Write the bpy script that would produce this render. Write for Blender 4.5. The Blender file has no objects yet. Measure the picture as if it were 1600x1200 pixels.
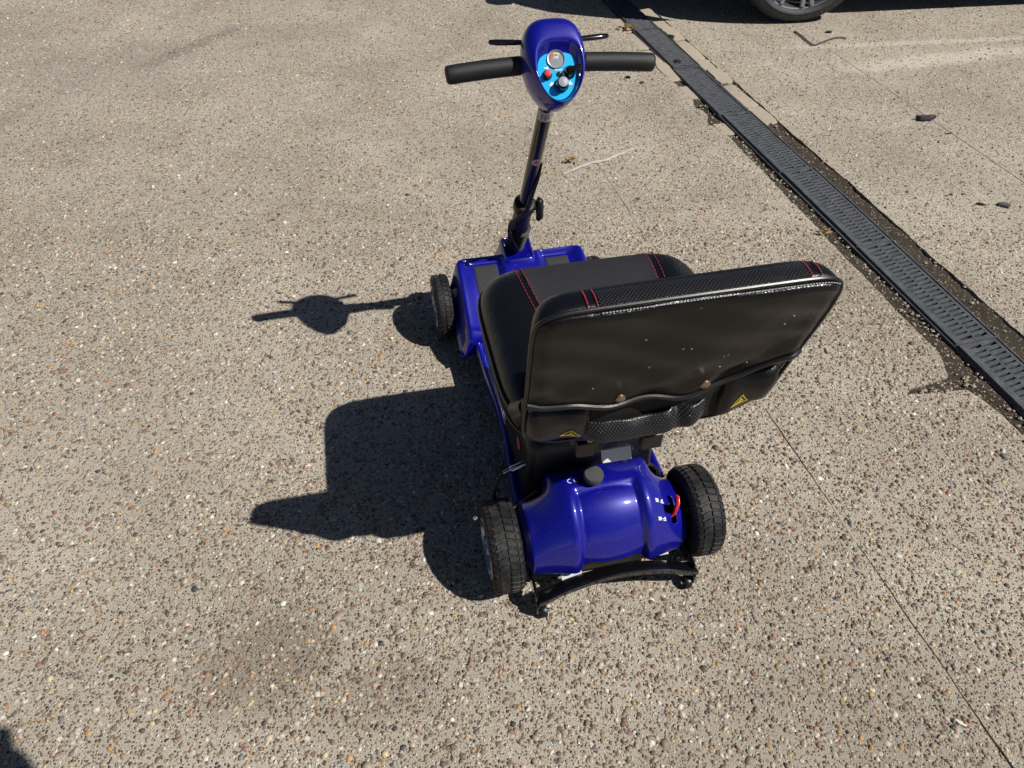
import bpy, math, random
import numpy as np
from mathutils import Vector, Matrix
random.seed(7); rng = np.random.default_rng(11)
R = math.radians; PI = math.pi
sc = bpy.context.scene; col = sc.collection

# ------------------------------------------------------------------ camera, sky, sun, exposure
CAM_H = 1.33
cam = bpy.data.cameras.new('camera'); cam.sensor_width = 36; cam.lens = 24.95
cam.clip_start = .02; cam.clip_end = 3000
co = bpy.data.objects.new('camera', cam); col.objects.link(co)
co.location = (0, 0, CAM_H); co.rotation_euler = (R(90 - 45.94), 0, 0)
sc.camera = co
SUN = Vector((.780, -.304, 1.0)).normalized()            # towards the sun
w = bpy.data.worlds.new('World'); sc.world = w; w.use_nodes = True
nt = w.node_tree; bg = nt.nodes['Background']
sky = nt.nodes.new('ShaderNodeTexSky'); sky.sky_type = 'NISHITA'; sky.sun_disc = False
sky.sun_elevation = math.asin(SUN.z); sky.sun_rotation = math.atan2(SUN.x, SUN.y)
nt.links.new(sky.outputs[0], bg.inputs[0]); bg.inputs[1].default_value = .05
sky.air_density = .55; sky.dust_density = .4; sky.ozone_density = .8
sl = bpy.data.lights.new('sun', 'SUN'); sl.energy = 5.0; sl.angle = R(.53); sl.color = (1, .965, .90)
so = bpy.data.objects.new('sun', sl); col.objects.link(so); so.location = (3, -2, 6)
so.rotation_euler = SUN.to_track_quat('Z', 'Y').to_euler()
sc.view_settings.view_transform = 'Standard'; sc.view_settings.look = 'None'
sc.view_settings.exposure = 0.08; sc.view_settings.gamma = 1.0; sc.view_settings.use_curve_mapping = False

# ------------------------------------------------------------------ helpers
class N:
    """small node-tree writer"""
    def __init__(s, name):
        s.m = bpy.data.materials.new(name); s.m.use_nodes = True
        s.t = s.m.node_tree; s.b = s.t.nodes['Principled BSDF']
    def n(s, typ, **k):
        o = s.t.nodes.new('ShaderNode' + typ)
        for a, v in k.items():
            if a.startswith('i_'): o.inputs[a[2:].replace('_', ' ')].default_value = v
            else: setattr(o, a, v)
        return o
    def l(s, a, b): s.t.links.new(a, b)
    def obj(s): return s.n('TexCoord').outputs['Object']
    def noise(s, scale, detail=3, rough=.55, vec=None):
        o = s.n('TexNoise', i_Scale=scale, i_Detail=detail, i_Roughness=rough)
        s.l(vec if vec is not None else s.obj(), o.inputs['Vector']); return o.outputs['Fac']
    def ramp(s, fac, stops, interp='LINEAR'):
        o = s.n('ValToRGB'); o.color_ramp.interpolation = interp
        e = o.color_ramp.elements
        while len(e) < len(stops): e.new(.5)
        for el, (p, c) in zip(e, stops):
            el.position = p; el.color = (*c, 1) if len(c) == 3 else c
        s.l(fac, o.inputs[0]); return o.outputs[0]
    def mix(s, fac, a, b, blend='MIX'):
        o = s.n('Mix', data_type='RGBA', blend_type=blend)
        for sock, v in ((o.inputs[0], fac), (o.inputs[6], a), (o.inputs[7], b)):
            if hasattr(v, 'is_linked'): s.l(v, sock)
            else: sock.default_value = v if not isinstance(v, tuple) else (*v[:3], 1)
        return o.outputs[2]
    def math(s, op, a, b=0., c=0.):
        o = s.n('Math', operation=op)
        for i, v in enumerate((a, b, c)):
            if hasattr(v, 'is_linked'): s.l(v, o.inputs[i])
            else: o.inputs[i].default_value = v
        return o.outputs[0]
    def bump(s, h, strength=.3, dist=.001):
        o = s.n('Bump'); o.inputs['Strength'].default_value = strength; o.inputs['Distance'].default_value = dist
        s.l(h, o.inputs['Height']); s.l(o.outputs[0], s.b.inputs['Normal'])
        return o.outputs[0]
    def set(s, **k):
        for a, v in k.items():
            i = s.b.inputs[a.replace('_', ' ')]
            if hasattr(v, 'is_linked'): s.l(v, i)
            else: i.default_value = (*v, 1) if isinstance(v, tuple) and len(v) == 3 else v
        return s

MATS = {}
def simple(name, colr, rough=.5, metal=0., coat=0., grain=200., bstr=.1, var=.15, spec=.5):
    s = N(name)
    nz = s.noise(grain * .15, 4)
    c = s.mix(nz, tuple(x * (1 - var) for x in colr), tuple(min(1, x * (1 + var)) for x in colr))
    s.set(Base_Color=c, Metallic=metal, Coat_Weight=coat, Coat_Roughness=.06, Specular_IOR_Level=spec)
    s.set(Roughness=s.math('MULTIPLY_ADD', s.noise(grain * .4, 3), rough * .3, rough * .85))
    if bstr: s.bump(s.noise(grain, 4), bstr, .0006)
    MATS[name] = s.m; return s.m

def blue_paint():
    s = N('blue_paint')
    v = s.n('TexVoronoi', i_Scale=1400.); s.l(s.obj(), v.inputs['Vector'])
    sep = s.n('SeparateColor'); s.l(v.outputs['Color'], sep.inputs[0])
    fl = s.math('POWER', sep.outputs[0], 4.)
    base = s.mix(fl, (.0016, .0016, .155), (.006, .010, .55))
    dust = s.ramp(s.noise(14, 6, .7), [(.6, (0, 0, 0)), (.85, (.03, .03, .03))])
    s.set(Base_Color=s.mix(dust, base, (.25, .22, .19)), Metallic=.12, Roughness=.42, Coat_Weight=1., Coat_IOR=1.5, Specular_IOR_Level=.3)
    s.set(Coat_Roughness=s.math('MULTIPLY_ADD', s.noise(30, 5, .7), .1, .02))
    s.bump(s.noise(60, 2), .04, .001)
    MATS['blue'] = s.m
blue_paint()

def leather(name, base, rough, perf=False):
    s = N(name); o = s.obj()
    v = s.n('TexVoronoi', i_Scale=420., feature='DISTANCE_TO_EDGE'); s.l(o, v.inputs['Vector'])
    wr = s.noise(22, 4, .6)
    cr = s.noise(7, 3, .5); h = s.math('ADD', s.math('MULTIPLY', v.outputs['Distance'], .6), s.math('MULTIPLY_ADD', cr, 7., s.math('MULTIPLY', wr, 2.6)))
    dust = s.ramp(s.noise(9, 6, .7), [(.5, (0, 0, 0)), (.9, (.03, .03, .03))])
    c = s.mix(dust, base, (.14, .12, .10))
    r = s.math('MULTIPLY_ADD', s.noise(35, 4), .16, rough - .06)
    if perf:                                     # rows of punched holes
        mp = s.n('Mapping'); mp.inputs['Rotation'].default_value = (R(90) if perf == 3 else 0, 0, R(45)); s.l(o, mp.inputs['Vector'])
        vd = s.n('TexVoronoi', i_Scale=310. if perf == 2 else 265., i_Randomness=0.); vd.voronoi_dimensions = '2D'
        s.l(mp.outputs[0], vd.inputs['Vector'])
        hole = s.math('LESS_THAN', vd.outputs['Distance'], .22)
        c = s.mix(hole, c, (.13, .128, .135) if perf == 2 else (.05, .05, .053))
        h = s.math('SUBTRACT', h, s.math('MULTIPLY', hole, 1.2))
    s.set(Base_Color=c, Roughness=r, Specular_IOR_Level=.33)
    s.bump(h, .36, .0016)
    MATS[name] = s.m
leather('leather', (.0045, .005, .0068), .27)
leather('leather_back', (.0045, .0041, .0040), .22)
leather('mesh_fabric', (.005, .005, .008), .62, 2)
leather('perf_leather', (.009, .009, .010), .24, 1)
leather('strap_leather', (.009, .009, .010), .22, 3)
simple('piping', (.008, .008, .009), .3)
simple('red_thread', (.32, .02, .035), .7)
simple('white_thread', (.34, .34, .36), .7)
simple('black_gloss', (.005, .005, .006), .17, coat=.4, bstr=.03)
simple('black_plastic', (.007, .007, .008), .38, bstr=.2, grain=500)
simple('black_satin', (.005, .005, .006), .42, bstr=.08)
simple('grip_foam', (.009, .0095, .011), .55, bstr=.9, grain=900)
simple('foot_mat', (.026, .027, .029), .8, bstr=.9, grain=700)
simple('silver', (.55, .55, .57), .25, metal=1., bstr=.03)
simple('rim_silver', (.42, .43, .46), .3, metal=.9, bstr=.05)
simple('white_label', (.62, .62, .64), .45)
simple('pale_label', (.46, .42, .44), .5)
simple('grey_ink', (.12, .11, .13), .5)
simple('red_label', (.45, .08, .11), .5)
simple('cyan_panel', (.002, .43, .78), .25, coat=.5, var=.05)
simple('red_plastic', (.62, .025, .03), .35, coat=.3)
simple('yellow_ink', (.66, .52, .02), .5)
simple('white_ink', (.72, .76, .82), .5)
simple('rivet', (.30, .22, .15), .35, metal=.8)
simple('gauge_face', (.30, .31, .33), .25, metal=.4, coat=1.)
simple('knob_grey', (.05, .05, .052), .6, bstr=.6)
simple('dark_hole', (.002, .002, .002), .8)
simple('led', (.01, .05, .02), .2, coat=1.)
simple('car_paint', (.16, .165, .17), .3, metal=.6, coat=1.)
simple('car_glass', (.01, .012, .013), .05, coat=.6, bstr=0)
simple('lamp_red', (.3, .01, .01), .2, coat=1.)
simple('lamp_clear', (.6, .6, .62), .15, coat=1.)
simple('number_white', (.75, .75, .72), .4)

def rubber(name, base):
    s = N(name)
    dust = s.ramp(s.noise(45, 6, .75), [(.48, (0, 0, 0)), (.75, (.35, .35, .35))])
    s.set(Base_Color=s.mix(dust, base, (.13, .12, .11)), Roughness=.62, Specular_IOR_Level=.4)
    s.bump(s.noise(600, 3), .4, .0006); MATS[name] = s.m
rubber('rubber', (.008, .008, .0085)); rubber('car_rubber', (.02, .02, .021))

class MB:
    def __init__(s): s.v = []; s.f = []
    def add(s, vs, fs):
        b = len(s.v); s.v += [tuple(v) for v in vs]; s.f += [tuple(b + i for i in f) for f in fs]; return s
    def box(s, c, size, rot=None, taper=1.):
        hx, hy, hz = (d / 2 for d in size); c = Vector(c)
        vs = []
        for z, k in ((-hz, 1.), (hz, taper)):
            for x, y in ((-hx, -hy), (hx, -hy), (hx, hy), (-hx, hy)): vs.append(Vector((x * k, y * k, z)))
        if rot is not None: vs = [rot @ v for v in vs]
        return s.add([v + c for v in vs], [(3, 2, 1, 0), (4, 5, 6, 7), (0, 1, 5, 4), (1, 2, 6, 5), (2, 3, 7, 6), (3, 0, 4, 7)])
    def tube(s, path, r, seg=12, closed=False, flat=1., caps=True, flatdir=None):
        P = [Vector(p) for p in path]; n = len(P)
        rr = r if isinstance(r, (list, tuple)) else [r] * n
        vs = []; up = None
        for i in range(n):
            a = P[(i - 1) % n] if (closed or i > 0) else P[i]
            b = P[(i + 1) % n] if (closed or i < n - 1) else P[i]
            t = (b - a).normalized()
            if up is None:
                up = Vector(flatdir) if flatdir else (Vector((0, 0, 1)) if abs(t.z) < .9 else Vector((0, 1, 0)))
            u = (up - t * up.dot(t)).normalized(); up = u; q = t.cross(u)
            for k in range(seg):
                an = 2 * PI * k / seg
                vs.append(P[i] + q * (rr[i] * math.cos(an)) + u * (rr[i] * flat * math.sin(an)))
        fs = []
        for i in range(n if closed else n - 1):
            j = (i + 1) % n
            for k in range(seg):
                k2 = (k + 1) % seg
                fs.append((i * seg + k, i * seg + k2, j * seg + k2, j * seg + k))
        if caps and not closed:
            fs.append(tuple(range(seg - 1, -1, -1))); fs.append(tuple((n - 1) * seg + k for k in range(seg)))
        return s.add(vs, fs)
    def lathe(s, prof, c, axis, seg=32, closed=False):
        """prof: (radius, height along axis)"""
        ax = Vector(axis).normalized(); c = Vector(c)
        u = ax.orthogonal().normalized(); q = ax.cross(u)
        vs = []; n = len(prof)
        for r, h in prof:
            for k in range(seg):
                an = 2 * PI * k / seg
                vs.append(c + ax * h + (u * math.cos(an) + q * math.sin(an)) * max(r, 1e-5))
        fs = []
        for i in range(n if closed else n - 1):
            j = (i + 1) % n
            for k in range(seg):
                k2 = (k + 1) % seg
                fs.append((i * seg + k, i * seg + k2, j * seg + k2, j * seg + k))
        return s.add(vs, fs)
    def grid(s, fn, us, vs_, cu=False, skip=None):
        vs = [fn(u, v) for u in us for v in vs_]; nu, nv = len(us), len(vs_); fs = []
        for i in range(nu if cu else nu - 1):
            for j in range(nv - 1):
                if skip and skip(us[i], vs_[j]): continue
                i2 = (i + 1) % nu
                fs.append((i * nv + j, i2 * nv + j, i2 * nv + j + 1, i * nv + j + 1))
        return s.add(vs, fs)
    def rings(s, rings, cap0=True, cap1=True):
        n = len(rings[0]); vs = [p for r in rings for p in r]; fs = []
        for i in range(len(rings) - 1):
            for k in range(n):
                k2 = (k + 1) % n
                fs.append((i * n + k, i * n + k2, (i + 1) * n + k2, (i + 1) * n + k))
        if cap0: fs.append(tuple(range(n - 1, -1, -1)))
        if cap1: fs.append(tuple((len(rings) - 1) * n + k for k in range(n)))
        return s.add(vs, fs)
    def mesh(s, name, mat, smooth=True, ang=40):
        me = bpy.data.meshes.new(name); me.from_pydata(s.v, [], s.f)
        import bmesh
        b = bmesh.new(); b.from_mesh(me)
        bmesh.ops.remove_doubles(b, verts=b.verts, dist=1e-6)
        bmesh.ops.recalc_face_normals(b, faces=b.faces); b.to_mesh(me); b.free()
        if smooth:
            me.shade_smooth(); me.set_sharp_from_angle(angle=R(ang))
        me.materials.append(MATS[mat]); return me
    def build(s, name, mat, parent=None, smooth=True, ang=40, bevel=0, bseg=2, sub=0, solid=0):
        o = bpy.data.objects.new(name, s.mesh(name, mat, smooth, ang)); col.objects.link(o)
        if parent: o.parent = parent
        if solid:
            m = o.modifiers.new('solid', 'SOLIDIFY'); m.thickness = solid; m.offset = -1
        if bevel:
            m = o.modifiers.new('bevel', 'BEVEL'); m.width = bevel; m.segments = bseg; m.limit_method = 'ANGLE'; m.angle_limit = R(30)
        if sub:
            m = o.modifiers.new('sub', 'SUBSURF'); m.levels = sub; m.render_levels = sub
        return o

def tag(o, label=None, cat=None, group=None, kind=None):
    for k, v in (('label', label), ('category', cat), ('group', group), ('kind', kind)):
        if v: o[k] = v
    return o
def empty(name, loc, rz=0):
    o = bpy.data.objects.new(name, None); col.objects.link(o); o.location = loc; o.rotation_euler = (0, 0, rz)
    o.empty_display_size = .1; return o
def lin(a, b, n): return [a + (b - a) * i / (n - 1) for i in range(n)]
def sstep(a, b, x):
    t = min(1, max(0, (x - a) / (b - a))); return t * t * (3 - 2 * t)
def lerp_prof(P, t):
    """smooth (catmull) point on a list of tuples, t in 0..1"""
    n = len(P) - 1; f = min(max(t, 0), 1) * n; i = min(int(f), n - 1); f -= i
    p0, p1, p2, p3 = P[max(i - 1, 0)], P[i], P[i + 1], P[min(i + 2, n)]
    return tuple(.5 * (2 * b + (c - a) * f + (2 * a - 5 * b + 4 * c - d) * f * f + (3 * b - a - 3 * c + d) * f ** 3) for a, b, c, d in zip(p0, p1, p2, p3))
def smooth_path(P, n): return [lerp_prof(P, i / (n - 1)) for i in range(n)]

# ------------------------------------------------------------------ ground: drain frame (s along the drain, a across it)
TH = R(-14.65)
D = Vector((math.sin(TH), math.cos(TH), 0)); A = Vector((math.cos(TH), -math.sin(TH), 0))
def sa(s, a, z=0.): return D * s + A * a + Vector((0, 0, z))

def concrete():
    s = N('concrete'); o = s.n('NewGeometry').outputs['Position']
    def vor(scale):
        v = s.n('TexVoronoi', i_Scale=scale); s.l(o, v.inputs['Vector']); sep = s.n('SeparateColor'); s.l(v.outputs['Color'], sep.inputs[0]); return v.outputs['Distance'], sep.outputs
    mid = s.noise(2.2, 4, .62, o); fine = s.noise(330, 3, .75, o)
    base = s.mix(s.ramp(mid, [(.34, (0, 0, 0)), (.66, (1, 1, 1))]), (.325, .286, .224), (.480, .428, .347))
    base = s.mix(s.ramp(fine, [(.35, (.85, .85, .85)), (.47, (0, 0, 0))]), base, (.11, .086, .066))
    base = s.mix(s.ramp(fine, [(.52, (0, 0, 0)), (.66, (.7, .7, .7))]), base, (.60, .54, .45))
    pal = [(0., (.050, .042, .038)), (.10, (.115, .083, .062)), (.27, (.215, .155, .11)), (.42, (.33, .27, .21)), (.56, (.46, .40, .33)), (.70, (.42, .25, .10)), (.76, (.22, .135, .11)), (.84, (.64, .59, .51)), (.94, (.80, .76, .69))]
    c = base; h = s.math('MULTIPLY', fine, .8)
    for sc_, lim, thr, amt in ((205., .40, .35, .9), (120., .36, .55, .85), (78., .33, .66, .7)):
        d, rgb = vor(sc_)
        inside = s.math('MULTIPLY', s.math('LESS_THAN', d, lim), s.math('GREATER_THAN', rgb[1], thr))
        c = s.mix(s.math('MULTIPLY', inside, amt), c, s.ramp(rgb[0], pal, 'CONSTANT'))
        if sc_ > 100: h = s.math('ADD', h, s.math('MULTIPLY', s.math('MULTIPLY', inside, s.math('SUBTRACT', lim, d)), 620. / sc_))
    nz = s.math('MULTIPLY_ADD', s.noise(10, 3, .65, o), 1.1, -.55)
    for x, y, rx, ry, ang, colr, amt in STAINS:             # stains and scuffs with a shape of their own
        mp = s.n('Mapping', vector_type='TEXTURE'); mp.inputs['Location'].default_value = (x, y, 0)
        mp.inputs['Rotation'].default_value = (0, 0, R(ang)); mp.inputs['Scale'].default_value = (rx, ry, 1)
        s.l(o, mp.inputs['Vector'])
        ln = s.n('VectorMath', operation='LENGTH'); s.l(mp.outputs[0], ln.inputs[0])
        m = s.ramp(s.math('ADD', ln.outputs['Value'], nz), [(.45, (1, 1, 1)), (1., (0, 0, 0))])
        c = s.mix(s.math('MULTIPLY', m, amt), c, colr)
    s.set(Base_Color=c, Roughness=.86, Specular_IOR_Level=.3)
    s.bump(h, 1., .0030)
    MATS['concrete'] = s.m
STAINS = [(-.46, .56, .17, .12, 30, (.15, .115, .08), .45), (-.25, .50, .13, .08, 20, (.15, .115, .08), .38), (.02, 1.02, .07, .05, 0, (.06, .05, .04), .7),
          (2.2, 3.63, 1.2, .035, 6, (.60, .55, .47), .5), (2.0, 3.40, .75, .085, 14, (.58, .52, .44), .7), (2.75, 3.60, .5, .085, 14, (.58, .52, .44), .65),
          (-1.55, 3.55, .07, .5, -32, (.17, .145, .12), .5), (-2.15, 2.6, .09, .6, -25, (.20, .17, .14), .35), (.55, .42, .5, .2, 10, (.22, .18, .14), .3), (-.9, 1.1, .5, .3, 30, (.47, .42, .35), .3), (-2.0, 3.3, .8, .5, 0, (.28, .26, .24), .25), (.95, 1.75, .25, .2, 0, (.25, .21, .16), .25)]
concrete()

def dirt():
    s = N('dirt'); o = s.n('NewGeometry').outputs['Position']
    n1 = s.noise(12, 6, .65, o); n2 = s.noise(160, 5, .7, o)
    c = s.mix(n1, (.028, .023, .017), (.080, .064, .047))
    v = s.n('TexVoronoi', i_Scale=190.); s.l(o, v.inputs['Vector']); sep = s.n('SeparateColor'); s.l(v.outputs['Color'], sep.inputs[0])
    g = s.math('MULTIPLY', s.math('GREATER_THAN', sep.outputs[0], .8), s.math('LESS_THAN', v.outputs['Distance'], .4))
    c = s.mix(s.math('MULTIPLY', g, .7), c, s.ramp(sep.outputs[1], [(0, (.25, .2, .15)), (.6, (.4, .3, .18)), (1, (.6, .55, .48))]))
    s.set(Base_Color=c, Roughness=.92, Specular_IOR_Level=.2)
    s.bump(s.math('ADD', n2, s.math('MULTIPLY', n1, .6)), .9, .006); MATS['dirt'] = s.m
dirt()
def drainplastic():
    s = N('drain_plastic'); o = s.obj()
    dust = s.ramp(s.noise(30, 6, .75), [(.38, (.05, .05, .05)), (.72, (.5, .5, .5))])
    spk = s.ramp(s.noise(300, 3, .7), [(.62, (0, 0, 0)), (.72, (.5, .5, .5))])
    c = s.mix(dust, (.040, .045, .056), (.19, .19, .195)); c = s.mix(spk, c, (.30, .29, .28))
    s.set(Base_Color=c, Roughness=.5); s.bump(s.noise(260, 3), .3, .001); MATS['drain_plastic'] = s.m
drainplastic()
def blockmat():
    s = N('block'); o = s.n('NewGeometry').outputs['Position']
    n1 = s.noise(25, 6, .65, o); f = s.noise(500, 4, .7, o)
    c = s.mix(n1, (.30, .25, .19), (.47, .41, .33)); c = s.mix(s.math('MULTIPLY', f, .5), c, (.36, .30, .23))
    s.set(Base_Color=c, Roughness=.88, Specular_IOR_Level=.3); s.bump(s.math('ADD', f, n1), .5, .003); MATS['block'] = s.m
blockmat()

gm = MB().add([(-900, -900, -.034), (900, -900, -.034), (900, 900, -.034), (-900, 900, -.034)], [(0, 1, 2, 3)])
ground = tag(gm.build('ground', 'concrete', smooth=False), kind='structure')

def wob(s, seed, amp, f=9.):
    return amp * (math.sin(s * f + seed) * .4 + math.sin(s * f * 2.7 + seed * 3.1) * .3 + math.sin(s * f * 7.3 + seed * 1.7) * .2 + math.sin(s * f * 17.9 + seed * 5.) * .15)
SS = [-40.] + lin(-1., 6., 560) + [40.]
def edge_joint1(s): return .922 + wob(s, 1.3, .0022, 5) + wob(s, 4., .0015, 31)
def edge_trench_l(s):
    e = 1.482 + wob(s, 2.2, .006, 7) + .012 * sstep(1.6, 2.2, s)
    e -= .15 * math.exp(-((s - .955) / .018) ** 4)                       # broken spur of missing concrete
    e -= .035 * math.exp(-((s - .97) / .07) ** 2)
    e -= .03 * math.exp(-((s - 2.46) / .05) ** 2) + .02 * math.exp(-((s - 2.62) / .04) ** 2)
    return e
def edge_trench_r(s): return 1.752 + wob(s, 5.5, .006, 8)
def edge_joint2(s): return 2.361 + wob(s, 3.7, .002, 4)
def gap1(s): return .0009 * sstep(2.6, 1.2, s) + .0003 + .0016 * sstep(3.0, 1.0, s) * max(0, math.sin(s * 6.1 + 1) * .5 + math.sin(s * 17) * .4 + .25)
def gap2(s): return .0009 + .0010 * sstep(2.7, 2.2, s) + .0009 * max(0, math.sin(s * 5.1))
def slab(lo, hi):
    m = MB(); n = len(SS); vs = []
    L = [sa(s, lo(s)) for s in SS]; H = [sa(s, hi(s)) for s in SS]
    vs = L + H + [p + Vector((0, 0, -.03)) for p in L] + [p + Vector((0, 0, -.03)) for p in H]
    fs = []
    for i in range(n - 1):
        fs.append((i, n + i, n + i + 1, i + 1))
        fs.append((i, i + 1, 2 * n + i + 1, 2 * n + i)); fs.append((n + i, 3 * n + i, 3 * n + i + 1, n + i + 1))
    m.add(vs, fs); return m.build('concrete_slab', 'concrete', ground, smooth=False)
slab(lambda s: -40., lambda s: edge_joint1(s) - gap1(s))
slab(lambda s: edge_joint1(s) + gap1(s), edge_trench_l)
slab(edge_trench_r, lambda s: edge_joint2(s) - gap2(s))
slab(lambda s: edge_joint2(s) + gap2(s), lambda s: 40.)
# dirt filling the broken trench and the joints
dm = MB()
dm.grid(lambda s, a: sa(s, a, -.006 + .004 * math.sin(s * 23 + a * 70) * math.sin(s * 9.) + random.uniform(-.002, .002)), lin(-1.2, 6.2, 500), lin(1.28, 1.79, 26))
o = dm.build('dirt', 'dirt', smooth=True, ang=180); tag(o, kind='structure')
jm = MB()
for a in (.922, 2.361):
    jm.grid(lambda s, q: sa(s, a + q, -.006), [-40, 40], [-.012, .012])
o = jm.build('joint_filling', 'dirt', ground, smooth=False)
# pale sealant surviving in the joint
sm = MB()
for s0, s1 in ((.60, .70), (1.00, 1.06), (1.80, 1.93), (2.6, 2.75), (3.2, 3.3)):
    sm.tube([sa(s, edge_joint1(s), -.0005) for s in lin(s0, s1, 14)], [.0015] + [.0034] * 12 + [.0015], 8, flat=.5)
sm.build('joint_sealant', 'block', ground)

# exposed pebbles: real stones set in the concrete, one joined mass
def pebbles():
    X = []
    def scatter(n, x0, x1, y0, y1, rmin, rmax):
        p = np.column_stack([rng.uniform(x0, x1, n), rng.uniform(y0, y1, n)])
        u = rng.random(n); r = rmin + (rmax - rmin) * u ** 2.1
        return p, r
    P = []; Rr = []
    for n, x0, x1, y0, y1, a, b in ((98000, -1.9, 2.1, .05, 2.0, .0024, .0078), (74000, -3.6, 3.8, 2.0, 4.9, .0032, .0080), (900, -1.6, 1.8, .1, 2.5, .006, .0125)):
        p, r = scatter(n, x0, x1, y0, y1, a, b); P.append(p); Rr.append(r)
    P = np.vstack(P); r = np.concatenate(Rr)
    keep = np.abs(P[:, 0] - .05) < .95 + .72 * P[:, 1]
    s_ = P @ np.array(D[:2]); a_ = P @ np.array(A[:2])
    sl_ = np.linspace(-1, 6, 1401); el = np.interp(s_, sl_, [edge_trench_l(x) for x in sl_]); er = np.interp(s_, sl_, [edge_trench_r(x) for x in sl_])
    pat = np.sin(P[:, 0] * 2.3 + 1.1 * np.sin(P[:, 1] * 1.9)) * .5 + np.sin(P[:, 1] * 3.1 + 1.7 * np.sin(P[:, 0] * 2.7 + 1)) * .35 + np.sin(P[:, 0] * 6.1 + P[:, 1] * 5.3) * .25
    keep &= (rng.random(len(r)) < .72 + .40 * pat) | (r > .0065)
    keep &= (a_ < 1.7) | (rng.random(len(r)) < .6)
    keep &= (a_ < el - r) | (a_ > er + r)
    keep &= (np.abs(a_ - .922) > r * .8 + .002) & (np.abs(a_ - 2.361) > r * .8 + .002)
    P = P[keep]; r = r[keep]; n = len(r)
    K = 6
    ang = np.arange(K) * 2 * PI / K
    asp = rng.uniform(.45, .95, n); th = rng.uniform(0, PI, n); hh = r * rng.uniform(.2, .6, n)
    V = np.zeros((n, 2 * K + 1, 3))
    for ring, (rs, hs) in enumerate(((1., -.12), (.72, .72))):
        jit = rng.uniform(.74, 1.14, (n, K))
        lx = np.cos(ang)[None] * rs * jit * r[:, None]; ly = np.sin(ang)[None] * rs * jit * (r * asp)[:, None]
        V[:, ring * K:(ring + 1) * K, 0] = P[:, :1] + lx * np.cos(th)[:, None] - ly * np.sin(th)[:, None]
        V[:, ring * K:(ring + 1) * K, 1] = P[:, 1:] + lx * np.sin(th)[:, None] + ly * np.cos(th)[:, None]
        V[:, ring * K:(ring + 1) * K, 2] = hs * hh[:, None] * rng.uniform(.8, 1.15, (n, K)) if ring else -.0012
    V[:, 2 * K, :2] = P + rng.uniform(-.2, .2, (n, 2)) * r[:, None]; V[:, 2 * K, 2] = hh
    T = []
    for k in range(K):
        k2 = (k + 1) % K
        T += [(k, k2, K + k2), (k, K + k2, K + k), (K + k, K + k2, 2 * K)]
    T = np.array(T); F = (T[None] + (np.arange(n) * (2 * K + 1))[:, None, None]).reshape(-1)
    me = bpy.data.meshes.new('aggregate_pebbles')
    nv = n * (2 * K + 1); nf = n * len(T)
    me.vertices.add(nv); me.vertices.foreach_set('co', V.reshape(-1))
    me.loops.add(nf * 3); me.loops.foreach_set('vertex_index', F.astype(np.int32))
    me.polygons.add(nf); me.polygons.foreach_set('loop_start', np.arange(0, nf * 3, 3, dtype=np.int32))
    me.update(calc_edges=True); me.shade_smooth()
    pal = np.array([(.30, .245, .185), (.21, .155, .11), (.40, .345, .275), (.135, .092, .068), (.075, .052, .043), (.026, .027, .034), (.40, .235, .09), (.31, .145, .07), (.52, .465, .385), (.68, .64, .57), (.19, .10, .085), (.17, .165, .155), (.46, .38, .22)])
    wt = np.array([.24, .22, .16, .11, .035, .02, .042, .02, .075, .014, .07, .06, .022]); wt /= wt.sum()
    C = pal[rng.choice(len(pal), n, p=wt)] * rng.uniform(.75, 1.25, (n, 1)) * rng.uniform(.93, 1.07, (n, 3))
    C4 = np.ones((n, 2 * K + 1, 4)); C4[:, :, :3] = np.clip(C, 0, 1)[:, None]
    at = me.attributes.new('stone', 'FLOAT_COLOR', 'POINT'); at.data.foreach_set('color', C4.reshape(-1).astype(np.float32))
    s = N('pebble'); an = s.n('Attribute', attribute_name='stone')
    nz = s.noise(260, 4, .65)
    c = s.mix(s.math('MULTIPLY', nz, .22), an.outputs['Color'], (.33, .28, .22))
    s.set(Base_Color=c, Roughness=.58, Specular_IOR_Level=.4)
    me.materials.append(s.m)
    o = bpy.data.objects.new('aggregate_pebbles', me); col.objects.link(o); o.parent = ground
    tag(o, kind='stuff')
pebbles()

# ------------------------------------------------------------------ channel drain with slotted grates
GA0, GA1, GL = 1.540, 1.672, .478
drain = empty('channel_drain', sa(1.5, (GA0 + GA1) / 2)); drain.rotation_euler = (0, 0, -TH)
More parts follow.
